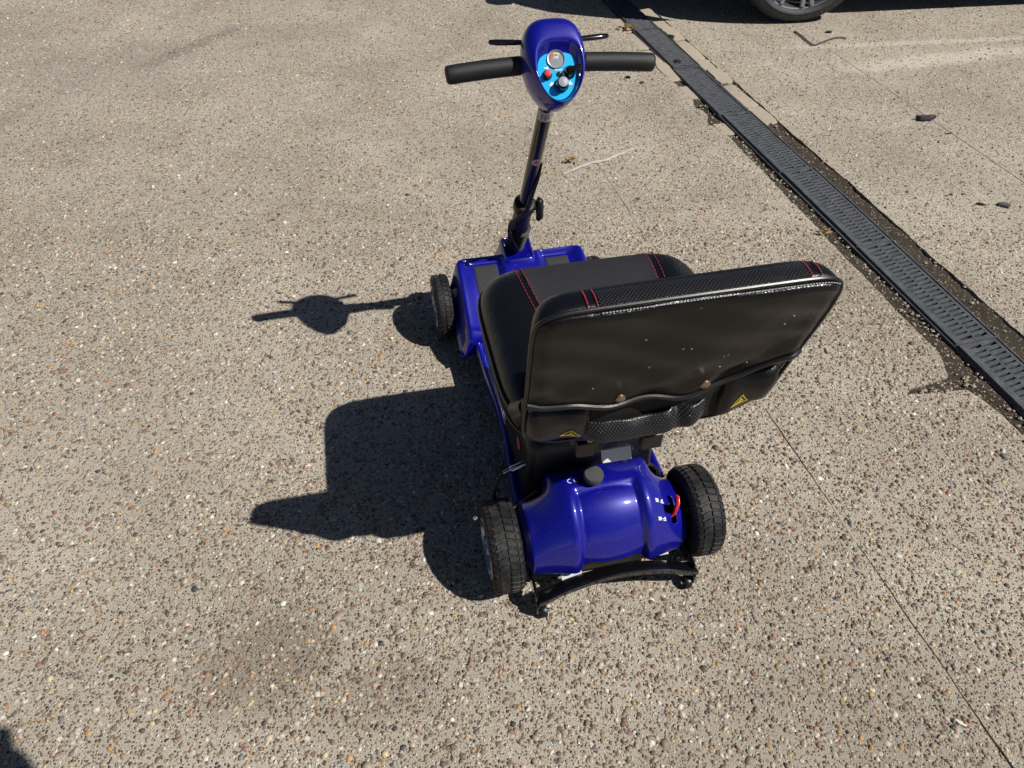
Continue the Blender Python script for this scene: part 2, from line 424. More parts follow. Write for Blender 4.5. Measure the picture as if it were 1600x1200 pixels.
# local frame of the drain: x across, y along
def grate_mesh():
    m = MB(); W = (GA1 - GA0) / 2; T = .012
    cols = ((-W + .026, -W + .026 + .040), (W - .018 - .042, W - .018))
    y0, y1 = .0015, GL - .0015
    n = 25; pitch = (GL - .024) / n; sw = .0066; sk = .012
    rails = ((-W, cols[0][0]), (cols[0][1], cols[1][0]), (cols[1][1], W))
    for a, b in rails: m.box(((a + b) / 2, GL / 2, -T / 2), (b - a, y1 - y0, T))
    for a, b in cols:
        m.box(((a + b) / 2, .006, -T / 2), (b - a, .009, T - .0006)); m.box(((a + b) / 2, GL - .006, -T / 2), (b - a, .009, T - .0006))
        for i in range(n + 1):
            yc = .012 + i * pitch; hw = (pitch - sw) / 2
            if i in (0, n): hw *= .5
            vs = []
            for z in (-T, -.0004):
                for x, off in ((a - .0005, -sk / 2), (b + .0005, sk / 2)):
                    for q in (-hw, hw): vs.append((x, min(max(yc + off * .5 + q, y0), y1), z))
            m.add(vs, [(0, 1, 3, 2), (4, 6, 7, 5), (0, 2, 6, 4), (1, 5, 7, 3), (0, 4, 5, 1), (2, 3, 7, 6)])
            if 0 < i < n:   # raised rib on each bar
                m.add([(a, yc - sk * .25 - .0012, -.0004), (a, yc - sk * .25 + .0012, -.0004), (b, yc + sk * .25 + .0012, -.0004), (b, yc + sk * .25 - .0012, -.0004),
                       (a, yc - sk * .25, .0022), (b, yc + sk * .25, .0022)], [(0, 4, 5, 3), (1, 2, 5, 4), (0, 1, 4), (3, 5, 2)])
    for a, b in cols: m.box(((a + b) / 2, GL / 2, -T - .001), (b - a + .004, y1 - y0, .002))
    m.box((-W + .005, GL / 2, .001), (.006, y1 - y0 - .004, .004)); m.box((W - .004, GL / 2, .001), (.005, y1 - y0 - .004, .004))
    return m.mesh('grate', 'drain_plastic', smooth=False)
gme = grate_mesh()
for i in range(-2, 9):
    o = bpy.data.objects.new('grate', gme); col.objects.link(o); o.parent = drain
    o.location = (random.uniform(-.003, .003) + .004 * math.sin(i * 1.7), 1.073 - 1.5 + i * GL, .007 + random.uniform(-.002, .003))
    o.rotation_euler = (R(random.uniform(-.35, .35)), R(random.uniform(-1.2, 1.2)), R(random.uniform(-.4, .4)))
tm = MB(); W = (GA1 - GA0) / 2
for x in (-W - .003, W + .003): tm.box((x, .8, -.055), (.005, 5.4, .116))
tm.box((0, .8, -.11), (2 * W, 5.4, .006))
tm.build('trough', 'drain_plastic', drain, smooth=False)
tag(drain, 'long black plastic channel drain with slotted grates set in the concrete', 'drain')

# pale broken edging blocks along the drain
def block(s0, s1, a0, a1, z=.0):
    pts = []
    cor = [(s0, a0), (s1, a0), (s1, a1), (s0, a1)]
    for i in range(4):
        (p, q), (r_, t) = cor[i], cor[(i + 1) % 4]
        for k in range(5):
            f = k / 5; e = .0045
            cr = .008 if k == 0 else 0
            cs, ca = (s0 + s1) / 2, (a0 + a1) / 2
            S_ = p + (r_ - p) * f + random.uniform(-e, e); A_ = q + (t - q) * f + random.uniform(-e, e)
            S_ += (cs - S_) * (cr * 8); A_ += (ca - A_) * (cr * 12)
            pts.append((S_, A_))
    t1 = random.uniform(-.004, .004); t2 = random.uniform(-.03, .03)
    top = [sa(S_, A_, z + t1 + (S_ - s0) * t2) for S_, A_ in pts]
    m = MB().rings([[p + Vector((0, 0, -.03 - p.z)) for p in top], [p + Vector((0, 0, -.003)) for p in top], [p + (sum(top, Vector()) / len(top) - p) * .05 for p in top]])
    return m.build('edging_block', 'block', ground, ang=30)
s = 2.40
while s < 4.6:
    d = random.uniform(.09, .24); block(s, s + d - .006, 1.678, 1.747, .001); s += d
s = 2.36
for d in (.13, .14, .16, .2, .17, .22, .2, .24, .2, .22, .25):
    if s < 2.5 or s > 2.56: block(s, s + d - (.03 if s < 2.7 else .007), 1.478 + random.uniform(0, .008), 1.536, -.001)
    s += d + (.03 if s < 2.7 else 0)

# loose grit lying in the dirt beside the drain
def grit():
    m = MB()
    for i in range(700):
        s_ = random.uniform(.4, 2.9); side = random.random() < .8
        a_ = random.uniform(1.475, 1.537) if side else random.uniform(1.68, 1.75)
        if side and random.random() < .12: s_ = .955 + random.uniform(-.02, .02); a_ = random.uniform(1.34, 1.5)
        r = random.choice((.0022, .003, .004, .006)) * random.uniform(.8, 1.2)
        c = sa(s_, a_, -.0045 + r * .3)
        pts = [(1, 0, 0), (-1, 0, 0), (0, 1, 0), (0, -1, 0), (0, 0, .7), (0, 0, -.7)]
        an = random.uniform(0, 6)
        vs = [c + Matrix.Rotation(an, 3, 'Z') @ (Vector(p) * r * random.uniform(.7, 1.3)) for p in pts]
        m.add(vs, [(0, 2, 4), (2, 1, 4), (1, 3, 4), (3, 0, 4), (2, 0, 5), (1, 2, 5), (3, 1, 5), (0, 3, 5)])
    o = m.build('loose_grit', 'block', smooth=False); tag(o, 'pale grit scattered in the dirt beside the black drain', 'grit', kind='stuff')
grit()

# ------------------------------------------------------------------ mobility scooter (x right, y forward, z up; base between the rear wheels)
YAW = R(12)
O = Vector((.2015, .7544, 0))
sco = empty('mobility_scooter', O, YAW)
tag(sco, 'blue and black four wheeled mobility scooter with padded seat and tiller', 'mobility scooter')
X0 = -.006

def wheel(name, cx, cy, r, wd, side, nb, hub):
    """side -1 left, +1 right: where the rim face looks"""
    e = bpy.data.objects.new(name, None); col.objects.link(e); e.parent = sco; e.location = (cx, cy, r); e.empty_display_size = .03
    m = MB(); W = wd / 2
    prof = [(-.80, .64), (-.97, .68), (-1., .80), (-.98, .90), (-.86, .955), (-.66, .985), (-.64, .965), (-.60, .965), (-.58, .992), (-.26, 1.), (-.10, 1.), (-.08, .968), (.06, .968), (.08, 1.), (.3, 1.), (.58, .992), (.60, .965), (.64, .965), (.66, .985), (.86, .955), (.98, .90), (1., .80), (.97, .68), (.80, .64)]
    us = []
    for b in range(nb):
        us += [(b + q) / nb for q in (0., .62, .68, .93)]
    flag = [0, 0, 1, 1] * nb
    vs = []
    for ui, u in enumerate(us):
        for wv, rv in prof:
            tread = rv > .95
            sl = .35 / nb * abs(wv) * 1.6 if tread else 0
            rad = rv * r
            if tread and flag[ui] and rv > .97 or (.9 < abs(wv) and .85 < rv < .95 and flag[ui]): rad -= .0028
            if .8 < abs(wv) < .9 and flag[ui]: rad -= .003
            if rv > .99 and not flag[ui] and abs(wv) < .3 and wv > .05 and ui % 4 == 1 : rad -= .0
            an = 2 * PI * (u + sl)
            vs.append((wv * W, rad * math.cos(an), rad * math.sin(an)))
    n = len(prof); fs = []
    for i in range(len(us)):
        j = (i + 1) % len(us)
        for k in range(n - 1): fs.append((i * n + k, j * n + k, j * n + k + 1, i * n + k + 1))
    m.add(vs, fs); m.build('tyre', 'rubber', e, ang=28)
    # rim: dish, ring and spokes on the outer face, plain hub disc inside
    m = MB(); f = side
    m.lathe([(.67 * r, -W * .62 * f), (.67 * r, W * .92 * f), (.665 * r, W * 1.03 * f), (.60 * r, W * 1.03 * f), (.57 * r, W * .7 * f), (.57 * r, -W * .3 * f), (.0, -W * .3 * f)], (0, 0, 0), (1, 0, 0), 40)
    for k in range(6):
        an = k * PI / 3 + .3
        d = Vector((0, math.cos(an), math.sin(an))); t = Vector((1, 0, 0)).cross(d)
        p = [d * .1 * r + Vector((W * .85 * f, 0, 0)), d * .60 * r + Vector((W * .93 * f, 0, 0))]
        vs = []
        for q, hw in ((p[0], .1 * r), (p[1], .075 * r)):
            for sx, dz in ((-1, 0), (1, 0), (1, -.006 * f), (-1, -.006 * f)): vs.append(q + t * (hw * sx) + Vector((dz, 0, 0)))
        m.add(vs, [(0, 1, 5, 4), (1, 2, 6, 5), (2, 3, 7, 6), (3, 0, 4, 7), (0, 3, 2, 1), (4, 5, 6, 7)])
    m.lathe([(.0, W * 1.0 * f), (.15 * r, W * 1.0 * f), (.2 * r, W * .8 * f), (.2 * r, 0)], (0, 0, 0), (1, 0, 0), 20)
    m.build('rim', 'rim_silver', e)
    if hub:
        m = MB(); m.lathe([(0, -W * 1.35 * f), (.3 * r, -W * 1.35 * f), (.34 * r, -W * 1.2 * f), (.66 * r, -W * .9 * f), (.70 * r, -W * .86 * f), (.70 * r, -W * .78 * f), (.6 * r, -W * .6 * f)], (0, 0, 0), (1, 0, 0), 40)
        m.build('hub_plate', 'black_satin', e)
    return e
wheel('rear_wheel', -.218, .042, .094, .063, -1, 40, True)
wheel('rear_wheel', .187, .042, .094, .062, 1, 40, True)
wheel('front_wheel', -.2275, .806, .088, .046, -1, 38, False)
wheel('front_wheel', .1985, .806, .086, .046, 1, 38, False)
MB().tube([(-.19, .806, .088), (.18, .806, .088)], .012, 12).build('front_axle', 'black_satin', sco)

# deck
def deck():
    out = [(-.170, .655), (-.165, .52), (-.158, .40), (-.160, .30), (-.170, .20), (-.172, .13), (-.12, .115), (.11, .115), (.158, .13), (.158, .20), (.148, .30), (.146, .40), (.153, .52), (.158, .655)]
    c = Vector((-.006, .4, 0))
    def ring(k, z): return [(c.x + (x - c.x) * k, y if k == 1 else c.y + (y - c.y) * (1 - (1 - k) * .4), z) for x, y in out]
    m = MB().rings([ring(.97, .058), ring(1., .066), ring(1., .096), ring(.98, .1015), ring(.93, .1015), ring(.91, .097)])
    d = m.build('deck', 'blue', sco, bevel=.0025)
    for x0, x1, y0, y1 in ((-.138, -.03, .50, .615), (-.138, .125, .36, .475)):
        MB().box(((x0 + x1) / 2, (y0 + y1) / 2, .0985), (x1 - x0, y1 - y0, .004)).build('floor_mat', 'foot_mat', d, bevel=.0015)
    # scuffs along the edge
    m = MB()
    for y, l in ((.59, .012), (.56, .006), (.36, .01), (.345, .02), (.30, .006), (.46, .007)):
        x = lerp_prof([(p[0],) for p in out[:5]], (.655 - y) / .455)[0]
        m.box((x + .0006, y, .094), (.0018, l, .004))
    tag(m.build('scuff_mark', 'white_label', d), kind='stuff')
    MB().lathe([(.020, 0), (.026, 0), (.028, .012), (.024, .02), (.018, .018), (.016, 0)], (.118, .14, .100), (0, -.3, 1), 28).build('tube_socket', 'black_plastic', d)
    MB().box((-.006, .38, .05), (.09, .7, .035)).build('chassis_rail', 'black_satin', sco, bevel=.004)
deck()

# front cowl with the two footrests
def cowl():
    xs = lin(-1, 1, 101); ys = lin(0, .82, 34) + lin(.83, 1, 30)
    def f(u, t):
        hw = .201 - .004 * t
        x = X0 + hw * u
        y = .628 + .250 * t - .02 * sstep(.75, 1, abs(u)) * sstep(.6, 1, t)
        z = .116 + .090 * sstep(-.2, .9, t) - .0
        z -= .075 * sstep(.80, 1.0, abs(u)) ** 2.2                       # rounded sides
        z -= .07 * sstep(.86, 1.0, t) ** 1.6
        z -= .012 * sstep(.06, 0, t)
        z -= .017 * sstep(.86, .64, abs(u)) * sstep(.24, .32, abs(u)) * sstep(.06, .12, t) * sstep(.90, .84, t)   # recess of the footrest
        return (x, y, max(z, .06))
    m = MB().grid(f, xs, ys)
    def skirt(u, q):
        p = f(u, 1); return (p[0], p[1] + .004 * q, p[2] + (.06 - p[2]) * q)
    m.grid(lambda u, q: skirt(u, q), xs, [0, .5, 1])
    for u in (-1, 1): m.grid(lambda t, q: (f(u, t)[0] - .0 * q, f(u, t)[1], f(u, t)[2] + (.055 - f(u, t)[2]) * q), ys, [0, .5, 1])
    m.grid(lambda u, q: (f(u, 0)[0], f(u, 0)[1], f(u, 0)[2] + (.06 - f(u, 0)[2]) * q), xs, [0, .5, 1])
    c = m.build('front_cowl', 'blue', sco, ang=55)
    for sgn in (-1, 1):
        def pad(u, t):
            p = f(sgn * (.325 + .335 * u), .13 + .70 * t); ed = min(sstep(0, .06, u), sstep(1, .94, u), sstep(0, .05, t), sstep(1, .95, t))
            return (p[0], p[1], p[2] - .002 + .0045 * ed)
        MB().grid(pad, lin(0, 1, 22), lin(0, 1, 26)).build('footrest_pad', 'foot_mat', c, ang=60)
    # riser holding the tiller
    def rr(hw, y0, y1, z, k=.25):
        pts = []
        for cx, cy, a0 in ((hw - .012, y1 - .012, 0), (-hw + .012, y1 - .012, 90), (-hw + .012, y0 + .012, 180), (hw - .012, y0 + .012, 270)):
            for i in range(4):
                an = R(a0 + i * 30); pts.append((X0 - .004 + cx + .012 * math.cos(an), cy + .012 * math.sin(an), z + (cy - .8) * k))
        return pts
    m = MB().rings([rr(.070, .735, .91, .10, 0), rr(.056, .768, .905, .150), rr(.045, .80, .902, .178), rr(.040, .806, .900, .200), rr(.036, .811, .895, .204), rr(.030, .82, .887, .196)])
    m.build('tiller_riser', 'blue', sco, ang=50)
cowl()

# tiller column
TX = -.012
T0 = Vector((TX, .868, .215)); TDIR = Vector((.010, -.2455, .505)).normalized()
def tp(d, x=0., y=0.): # point along the tiller, x right, y away from rider
    q = Vector((1, 0, 0)).cross(TDIR)
    return T0 + TDIR * d + Vector((1, 0, 0)) * x - q * y
TQ = (-Vector((1, 0, 0)).cross(TDIR)).normalized()
m = MB()
pr = []
for i in range(9):
    k = .0235 + .0008 * i; z_ = .002 + i * .0108; pr += [(k - .002, z_), (k, z_ + .0015), (k, z_ + .0036), (k - .007, z_ + .0058), (k - .007, z_ + .0086)]
m.lathe([(.021, -.03)] + pr + [(.017, .125), (.015, .125)], T0, TDIR, 28)
m.build('bellows', 'rubber', sco, ang=30)
MB().lathe([(.016, .098), (.0235, .10), (.0225, .17), (.0230, .172), (.0225, .192), (.0205, .195), (.016, .195)], T0, TDIR, 28).build('lower_sleeve', 'black_satin', sco, ang=30)
m = MB().lathe([(.021, 0), (.026, .001), (.027, .004), (.027, .024), (.025, .028), (.0175, .029)], tp(.178), TDIR, 28)
m.box(tp(.19, .018), (.022, .018, .02), TDIR.to_track_quat('Z', 'Y').to_matrix())
col_ = m.build('clamp_collar', 'black_satin', sco, ang=30, bevel=.001)
m = MB().lathe([(0, -.002), (.007, -.002), (.007, .012), (.008, .013)], tp(.19, .018, -.008), (1, -.15, .1), 16)
kc = tp(.186, .037, -.010)
m.tube([kc + Vector((-.003, 0, .026)), kc + Vector((0, 0, .020)), kc, kc + Vector((.001, 0, -.022)), kc + Vector((-.004, 0, -.032))], [.008, .013, .014, .0125, .007], 14, flat=.72, flatdir=(1, 0, 0))
m.build('clamp_knob', 'black_plastic', col_)
tube = MB().tube([tp(.16), tp(.30), tp(.45), tp(.60)], .0155, 28).build('tiller_tube', 'black_gloss', sco)
def tube_patch(d0, d1, a0, a1, r, oval=False):
    m = MB(); us = lin(-1, 1, 15); vs = lin(-1, 1, 15)
    def f(u, v):
        if oval: # disc mapping
            u2 = u * math.sqrt(1 - v * v / 2); v2 = v * math.sqrt(1 - u * u / 2)
        else: u2, v2 = u, v
        an = (a0 + a1) / 2 + (a1 - a0) / 2 * u2; d = (d0 + d1) / 2 + (d1 - d0) / 2 * v2
        return tp(d, r * math.sin(an), -r * math.cos(an))
    return m.grid(f, us, vs)
st = tube_patch(.515, .542, -1.35, 1.35, .0159).build('sticker', 'pale_label', tube)
m = MB()
for a0, a1 in ((-.75, -.55), (-.25, -.1), (.15, .2)): m.grid(lambda u, v: tp(v, .0161 * math.sin(u), -.0161 * math.cos(u)), lin(a0, a1, 4), [.522, .536])
m.build('sticker_print', 'grey_ink', tube)
m = MB()
for k in range(20):
    a0, a1 = 2 * PI * k / 20, 2 * PI * (k + 1) / 20
    m.add([tp(.529 + q * math.sin(a), .0161 * math.sin(.52 + q / .0161 * math.cos(a)), -.0161 * math.cos(.52 + q / .0161 * math.cos(a))) for a in (a0, a1) for q in (.0045, .0068)], [(0, 1, 3, 2)])
m.build('sticker_print', 'grey_ink', tube)
tube_patch(.372, .394, -.72, .72, .0159, True).build('sticker', 'pale_label', tube)
tube_patch(.3775, .3885, -.3, .3, .0160, True).build('sticker_print', 'red_label', tube)
# cable beside the column
cp = [tp(.36, .0165, -.004), tp(.32, .014, -.013), tp(.28, .009, -.0185), tp(.22, -.004, -.036), tp(.16, -.026, -.026), tp(.10, -.028, -.022), tp(.045, -.008, -.033), tp(.01, .0, -.026)]
MB().tube(smooth_path([tuple(p) for p in cp], 50), .0031, 10).build('control_cable', 'black_satin', sco)
cp = [tp(.33, .0155, -.006), tp(.30, .010, -.015), tp(.27, .002, -.0195), tp(.22, -.010, -.034), tp(.16, -.031, -.022), tp(.10, -.033, -.016), tp(.05, -.016, -.03), tp(.01, -.006, -.026)]
MB().tube(smooth_path([tuple(p) for p in cp], 50), .0026, 10).build('control_cable', 'black_satin', sco)

# console head
STEER = R(-3.5)
HC = Vector((-.006, .586, .799))
hn = Matrix.Rotation(STEER, 3, 'Z') @ Vector((0, -.87, .49)); hn.normalize()
hx = Matrix.Rotation(STEER, 3, 'Z') @ Vector((1, 0, 0)); hu = hn.cross(hx).normalized()
if hu.z < 0: hu = -hu
def hp(x, y, d=0.): return HC + hx * x + hu * y + hn * d
def egg(an, k=1., dy=0., top=1.):
    c, s_ = math.cos(an), math.sin(an)
    n = 3.1 if s_ > 0 else 2.1
    x = .0575 * math.copysign(abs(c) ** (2 / n), c); y = .079 * math.copysign(abs(s_) ** (2 / n), s_)
    if s_ < 0: x *= 1 - .16 * abs(s_)
    else: x *= 1 - .02 * s_
    return x * k, y * k * (top if y > 0 else 1.) + dy
NA = 72
def hring(k, d, dy=0., tilt=0., top=1., dx=None):
    dx = max(0, d - .02) * .25 if dx is None else dx
    out = []
    for i in range(NA):
        x, y = egg(2 * PI * i / NA, k, dy, top); out.append(hp(x + dx, y, d + tilt * y))
    return out
m = MB().rings([hring(.45, -.066, -.004), hring(.66, -.062, -.003), hring(.84, -.05), hring(.94, -.03), hring(.985, -.008)], True, False)
con_b = m.build('console_back', 'black_gloss', sco, ang=60)
m = MB().rings([hring(.96, -.010), hring(1.0, -.0095), hring(1.005, .000), hring(.985, .014, 0, -.02), hring(.94, .027, -.001, -.06), hring(.87, .037, -.003, -.12, .96), hring(.79, .0425, -.006, -.18, .90), hring(.755, .0440, -.0075, -.20, .86), hring(.73, .0435, -.009, -.21, .84), hring(.70, .038, -.0105, -.22, .76), hring(.67, .0290, -.012, -.22, .66, .004), hring(.60, .0260, -.013, -.20, .60, .004)], False, False)
con = m.build('console', 'blue', sco, ang=70)
PD = .0272
m = MB().rings([hring(.675, PD - .002, -.012, -.20, .64, .004), hring(.665, PD, -.012, -.20, .64, .004), hring(.3, PD, -.012, -.20, .64, .004)], False, True)
m.build('instrument_panel', 'cyan_panel', con, ang=60)
pn = (hn + hu * .20).normalized(); pu = (hu - hn * .20).normalized()
def pp(x, y, d=0.): return hp(x + .0055, y, PD - .20 * y) + pn * d
# battery gauge
g0 = pp(-.003, .0075)
MB().lathe([(.0, .0012), (.0145, .0012), (.0148, .003), (.0160, .0032), (.0165, .0015), (.0165, -.002)], g0, pn, 36).build('gauge', 'gauge_face', con, ang=30)
m = MB()
def arcbar(m, c, r0, r1, a0, a1, d, n=10):
    for i in range(n):
        q = [R(a0 + (a1 - a0) * j / n) for j in (i, i + 1)]
        m.add([c + hx * (r * math.cos(a)) + pu * (r * math.sin(a)) + pn * d for a in q for r in (r0, r1)], [(0, 1, 3, 2)])
arcbar(m, g0, .009, .0115, 60, 115, .0016); m.build('gauge_scale', 'yellow_ink', con)
m = MB(); arcbar(m, g0, .009, .0125, 118, 170, .0016); m.build('gauge_scale', 'red_plastic', con)
m = MB(); arcbar(m, g0, .0035, .0048, 20, 160, .0016); m.add([g0 + hx * a + pu * b + pn * .0017 for a, b in ((.0005, 0), (.0015, 0), (.007, .010), (.0062, .0104))], [(0, 1, 2, 3)])
m.build('gauge_needle', 'white_ink', con)
# red horn button, lamp, key switch, speed dial
b0 = pp(-.0215, -.0185)
MB().lathe([(.0088, 0), (.0088, .003), (.0075, .004), (.0068, .004)], b0, pn, 24).build('button_collar', 'black_satin', con, ang=30)
MB().lathe([(.0062, 0), (.0062, .012), (.0055, .0132), (0, .0135)], b0, pn, 24).build('horn_button', 'red_plastic', con, ang=40)
l0 = pp(.000, -.0180)
MB().lathe([(.0048, 0), (.0046, .0012), (.003, .0016), (.0028, .001), (0, .0022)], l0, pn, 18).build('indicator_lamp', 'led', con, ang=30)
k0 = pp(.0185, -.0165)
MB().lathe([(.0115, 0), (.0115, .0015), (.0100, .003), (.0100, .0035)], k0, pn, 28).build('key_collar', 'silver', con, ang=30)
m = MB().lathe([(.0088, 0), (.0088, .013), (.008, .015), (0, .015)], k0, pn, 28)
m.tube([k0 + pn * .016 - hx * .004 - pu * .001, k0 + pn * .019 + hx * .012 + pu * .003, k0 + pn * .019 + hx * .021 + pu * .004], [.0045, .0052, .0042], 12, flat=.5, flatdir=tuple(pn))
m.build('ignition_key', 'black_gloss', con, ang=40)
d0 = pp(.003, -.0370)
MB().lathe([(.0125, 0), (.0128, .004), (.0112, .006), (.0098, .018), (.009, .0195)], d0, pn, 30).build('speed_dial', 'black_gloss', con, ang=30)
MB().lathe([(.0092, .018), (.0086, .0202), (0, .0204)], d0, pn, 30).build('dial_cap', 'silver', con, ang=30)
m = MB()
def glyph(m, c, pts, d=.0006): m.add([c + hx * x + pu * y + pn * d for x, y in pts], [tuple(range(len(pts)))])
glyph(m, pp(-.0225, -.0065), [(-.004, 0), (-.001, -.0008), (.0035, -.003), (.0045, 0), (.0035, .003), (-.001, .001), (-.004, .0018)])
for k in range(6): glyph(m, pp(-.007 + k * .0026, -.0115), [(0, 0), (.0018, 0), (.0018, .0022), (0, .0022)])
glyph(m, pp(-.0145, -.0340), [(-.0042, -.003), (.001, -.004), (.004, .002), (0, .0035), (-.003, .001)])
glyph(m, pp(.0185, -.0340), [(-.004, -.003), (.004, -.0035), (.0052, 0), (.001, .0012), (.003, .0045), (-.001, .002), (-.0042, .0)])
glyph(m, pp(-.028, -.003), [(0, 0), (.003, .002), (.0045, .0035), (.0018, .0015)])
tag(m.build('panel_print', 'white_ink', con), kind='stuff')
# small maker's badge below the panel: a plain emblem
m = MB(); m.add([hp(-.003, -.0680, .037), hp(.006, -.0680, .037), hp(.0035, -.0655, .0390), hp(.0005, -.0650, .0392)], [(0, 1, 2, 3)])
m.build('badge', 'grey_ink', con)

# handlebar, grips, levers
def barp(x, dz=0., dy=0.): return Vector((0, .604 + dy - .22 * x * x, .797 + dz - .18 * x * x)) + hx * x
bar = MB().tube([barp(-.17), barp(-.05), barp(.05), barp(.17)], .0115, 20).build('handlebar', 'black_satin', sco)
for sg in (-1, 1):
    a, b = (-.201, -.062) if sg < 0 else (.192, .060)
    xs = [a, a, a + sg * -.002, a + sg * -.006] + lin(a + sg * -.02, b, 6) + [b]
    rs = [.006, .0125, .0152, .0165, .0168, .0168, .0168, .0168, .0168, .0168, .012]
    MB().tube([barp(x) for x in xs], rs, 28).build('grip', 'grip_foam', bar, ang=50)
for sg in (-1, 1):
    p = [barp(sg * .030, .028, .030), barp(sg * .07, .029, .036), barp(sg * (.112 if sg < 0 else .116), .030, .046)]
    MB().tube([p[0], p[0].lerp(p[1], .5), p[1], p[1].lerp(p[2], .6), p[2] - (p[2] - p[1]).normalized() * .003, p[2]], [.0055, .0058, .0066, .0070, .006, .003], 14, flat=.75).build('lever', 'black_gloss', sco, ang=60)

# seat cushion
SC = Vector((X0 + .004, .165, 0))
SW, SLn = .206, .186
def sup(an, a, b, n): return (abs(math.cos(an) / a) ** n + abs(math.sin(an) / b) ** n) ** (-1 / n)
def seat_z(x, y):
    r = math.hypot(x, y); an = math.atan2(y, x); q = min(r / sup(an, SW, SLn, 5.2), 1)
    z = .508 + .040 * (1 - q ** 7) ** .5
    z += .006 * sstep(.09, .15, abs(x)) * (1 - q ** 12)
    z += .004 * sstep(.0, .15, y)
    return z
NA = 96
m = MB(); rings = []
for q, z in ((.5, .462), (.93, .462), (.985, .468), (1.0, .480), (1.004, .495), (1., .508)):
    rings.append([(SC.x + math.cos(a) * sup(a, SW, SLn, 5.2) * q, SC.y + math.sin(a) * sup(a, SW, SLn, 5.2) * q, z) for a in [2 * PI * i / NA for i in range(NA)]])
for q in (.999, .992, .98, .96, .93, .90, .87, .84, .81, .78, .75, .7, .65, .6, .55, .5, .45, .4, .3, .2, .1, .02):
    rg = []
    for i in range(NA):
        a = 2 * PI * i / NA; rr_ = sup(a, SW, SLn, 5.2) * q; x, y = math.cos(a) * rr_, math.sin(a) * rr_
        rg.append((SC.x + x, SC.y + y, seat_z(x, y)))
    rings.append(rg)
seat = m.rings(rings).build('seat_cushion', 'leather', sco, ang=70)
m = MB()
for z, q, r in ((.509, 1.006, .0042), (.470, .992, .003)):
    m.tube([(SC.x + math.cos(a) * sup(a, SW, SLn, 5.2) * q, SC.y + math.sin(a) * sup(a, SW, SLn, 5.2) * q, z) for a in [2 * PI * i / NA for i in range(NA)]], r, 8, closed=True)
m.build('piping', 'piping', seat)
def seam_x(y): return .100 + .022 * sstep(-.1, .17, y)
def ins(u, v):
    y = -.14 + .318 * v; x = seam_x(y) * u * .985
    return (SC.x + x, SC.y + y, seat_z(x, y) + .0016)
MB().grid(ins, lin(-1, 1, 40), lin(0, 1, 50)).build('mesh_insert', 'mesh_fabric', seat, ang=80)
m = MB()
for sg in (-1, 1):
    for off in (-.004, .009):
        yy = -.13
        while yy < .176:
            p = []
            for q in (0, .0035, .007):
                y = yy + q; x = sg * (seam_x(y) + off); p.append((SC.x + x, SC.y + y, seat_z(x, y) + .0018))
            m.tube(p, [.0005, .0011, .0005], 6); yy += .0098
tag(m.build('stitching', 'red_thread', seat), kind='stuff')

# backrest: x right, b up the back, t out of its rear face
BC = Vector((X0 + .008, -.050, .648)); BU = Vector((.0, -.165, .986)).normalized(); BT = Vector((0, -.986, -.165)).normalized()
def bp(x, b, t):
    if x > 0: x *= 1 - .095 * sstep(.11, -.10, b)
    if b < 0: b *= 1 - .30 * sstep(.10, .2, x) * (b / -.15) ** 2 - .10 * sstep(-.14, -.2, x) * (b / -.15) ** 2
    return BC + Vector((1, 0, 0)) * x + BU * b + BT * t
BW, BH = .202, .150
BANG = sorted([2 * PI * i / 120 for i in range(120)] + [a + d * .012 for a in (math.atan2(sy * .15, sx * .202) % (2 * PI) for sx in (-1, 1) for sy in (-1, 1)) for d in range(-9, 10) if d])
def sup_b(a): return sup(a, BW, BH, 11.)
m = MB(); rings = []
for q, t in ((.02, .016), (.5, .016), (.85, .017), (.965, .016), (.995, .012), (1.004, .006), (1.004, -.001), (.998, -.009), (.985, -.017), (.96, -.024), (.90, -.031), (.7, -.036), (.3, -.034), (.02, -.032)):
    rings.append([bp(math.cos(a) * sup_b(a) * q * (1 - .9 * max(0, .016 - t) ** 1.0), math.sin(a) * sup_b(a) * q, t) for a in BANG])
back = m.rings(rings).build('backrest', 'leather', sco, ang=70)
m = MB(); m.tube([bp(math.cos(a) * sup_b(a) * 1.0, math.sin(a) * sup_b(a) * 1.0, .0150) for a in BANG], .0030, 8, closed=True)
m.build('piping', 'piping', back)
m = MB()
for i in range(150):                       # pale stitches along the top rear seam
    x = -.12 + i * .0021
    if i % 2 or x > .19: continue
    a = math.atan2(.14, x)
    yb = BH * (1 - (abs(x) / BW) ** 11.) ** (1 / 11.) if abs(x) < BW else 0
    m.tube([bp(x, yb - .002, .0208), bp(x + .0026, yb - .002, .0208)], .0008, 6)
tag(m.build('stitching', 'white_thread', back), kind='stuff')
# perforated strip on the top edge between red seams
def strip(u, v):
    x = -.120 + .272 * u; yb = BH * (1 - (abs(x) / BW) ** 11.) ** (1 / 11.)
    t = .011 - .030 * v
    bulge = lerp_prof([(.999,), (1.004,), (1.004,), (.998,), (.985,), (.968,)], v * .97)[0]
    return bp(x, yb * bulge + .0012, t)
MB().grid(strip, lin(0, 1, 50), lin(0, 1, 14)).build('perforated_strip', 'perf_leather', back, ang=80)
m = MB()
for u in (-.055, -.012, 1.0, 1.05):
    for i in range(8):
        p = [strip(u, i / 8 + q) + BU * .0006 for q in (0, .045, .09)]
        m.tube(p, [.0006, .0013, .0006], 6)
tag(m.build('stitching', 'red_thread', back), kind='stuff')
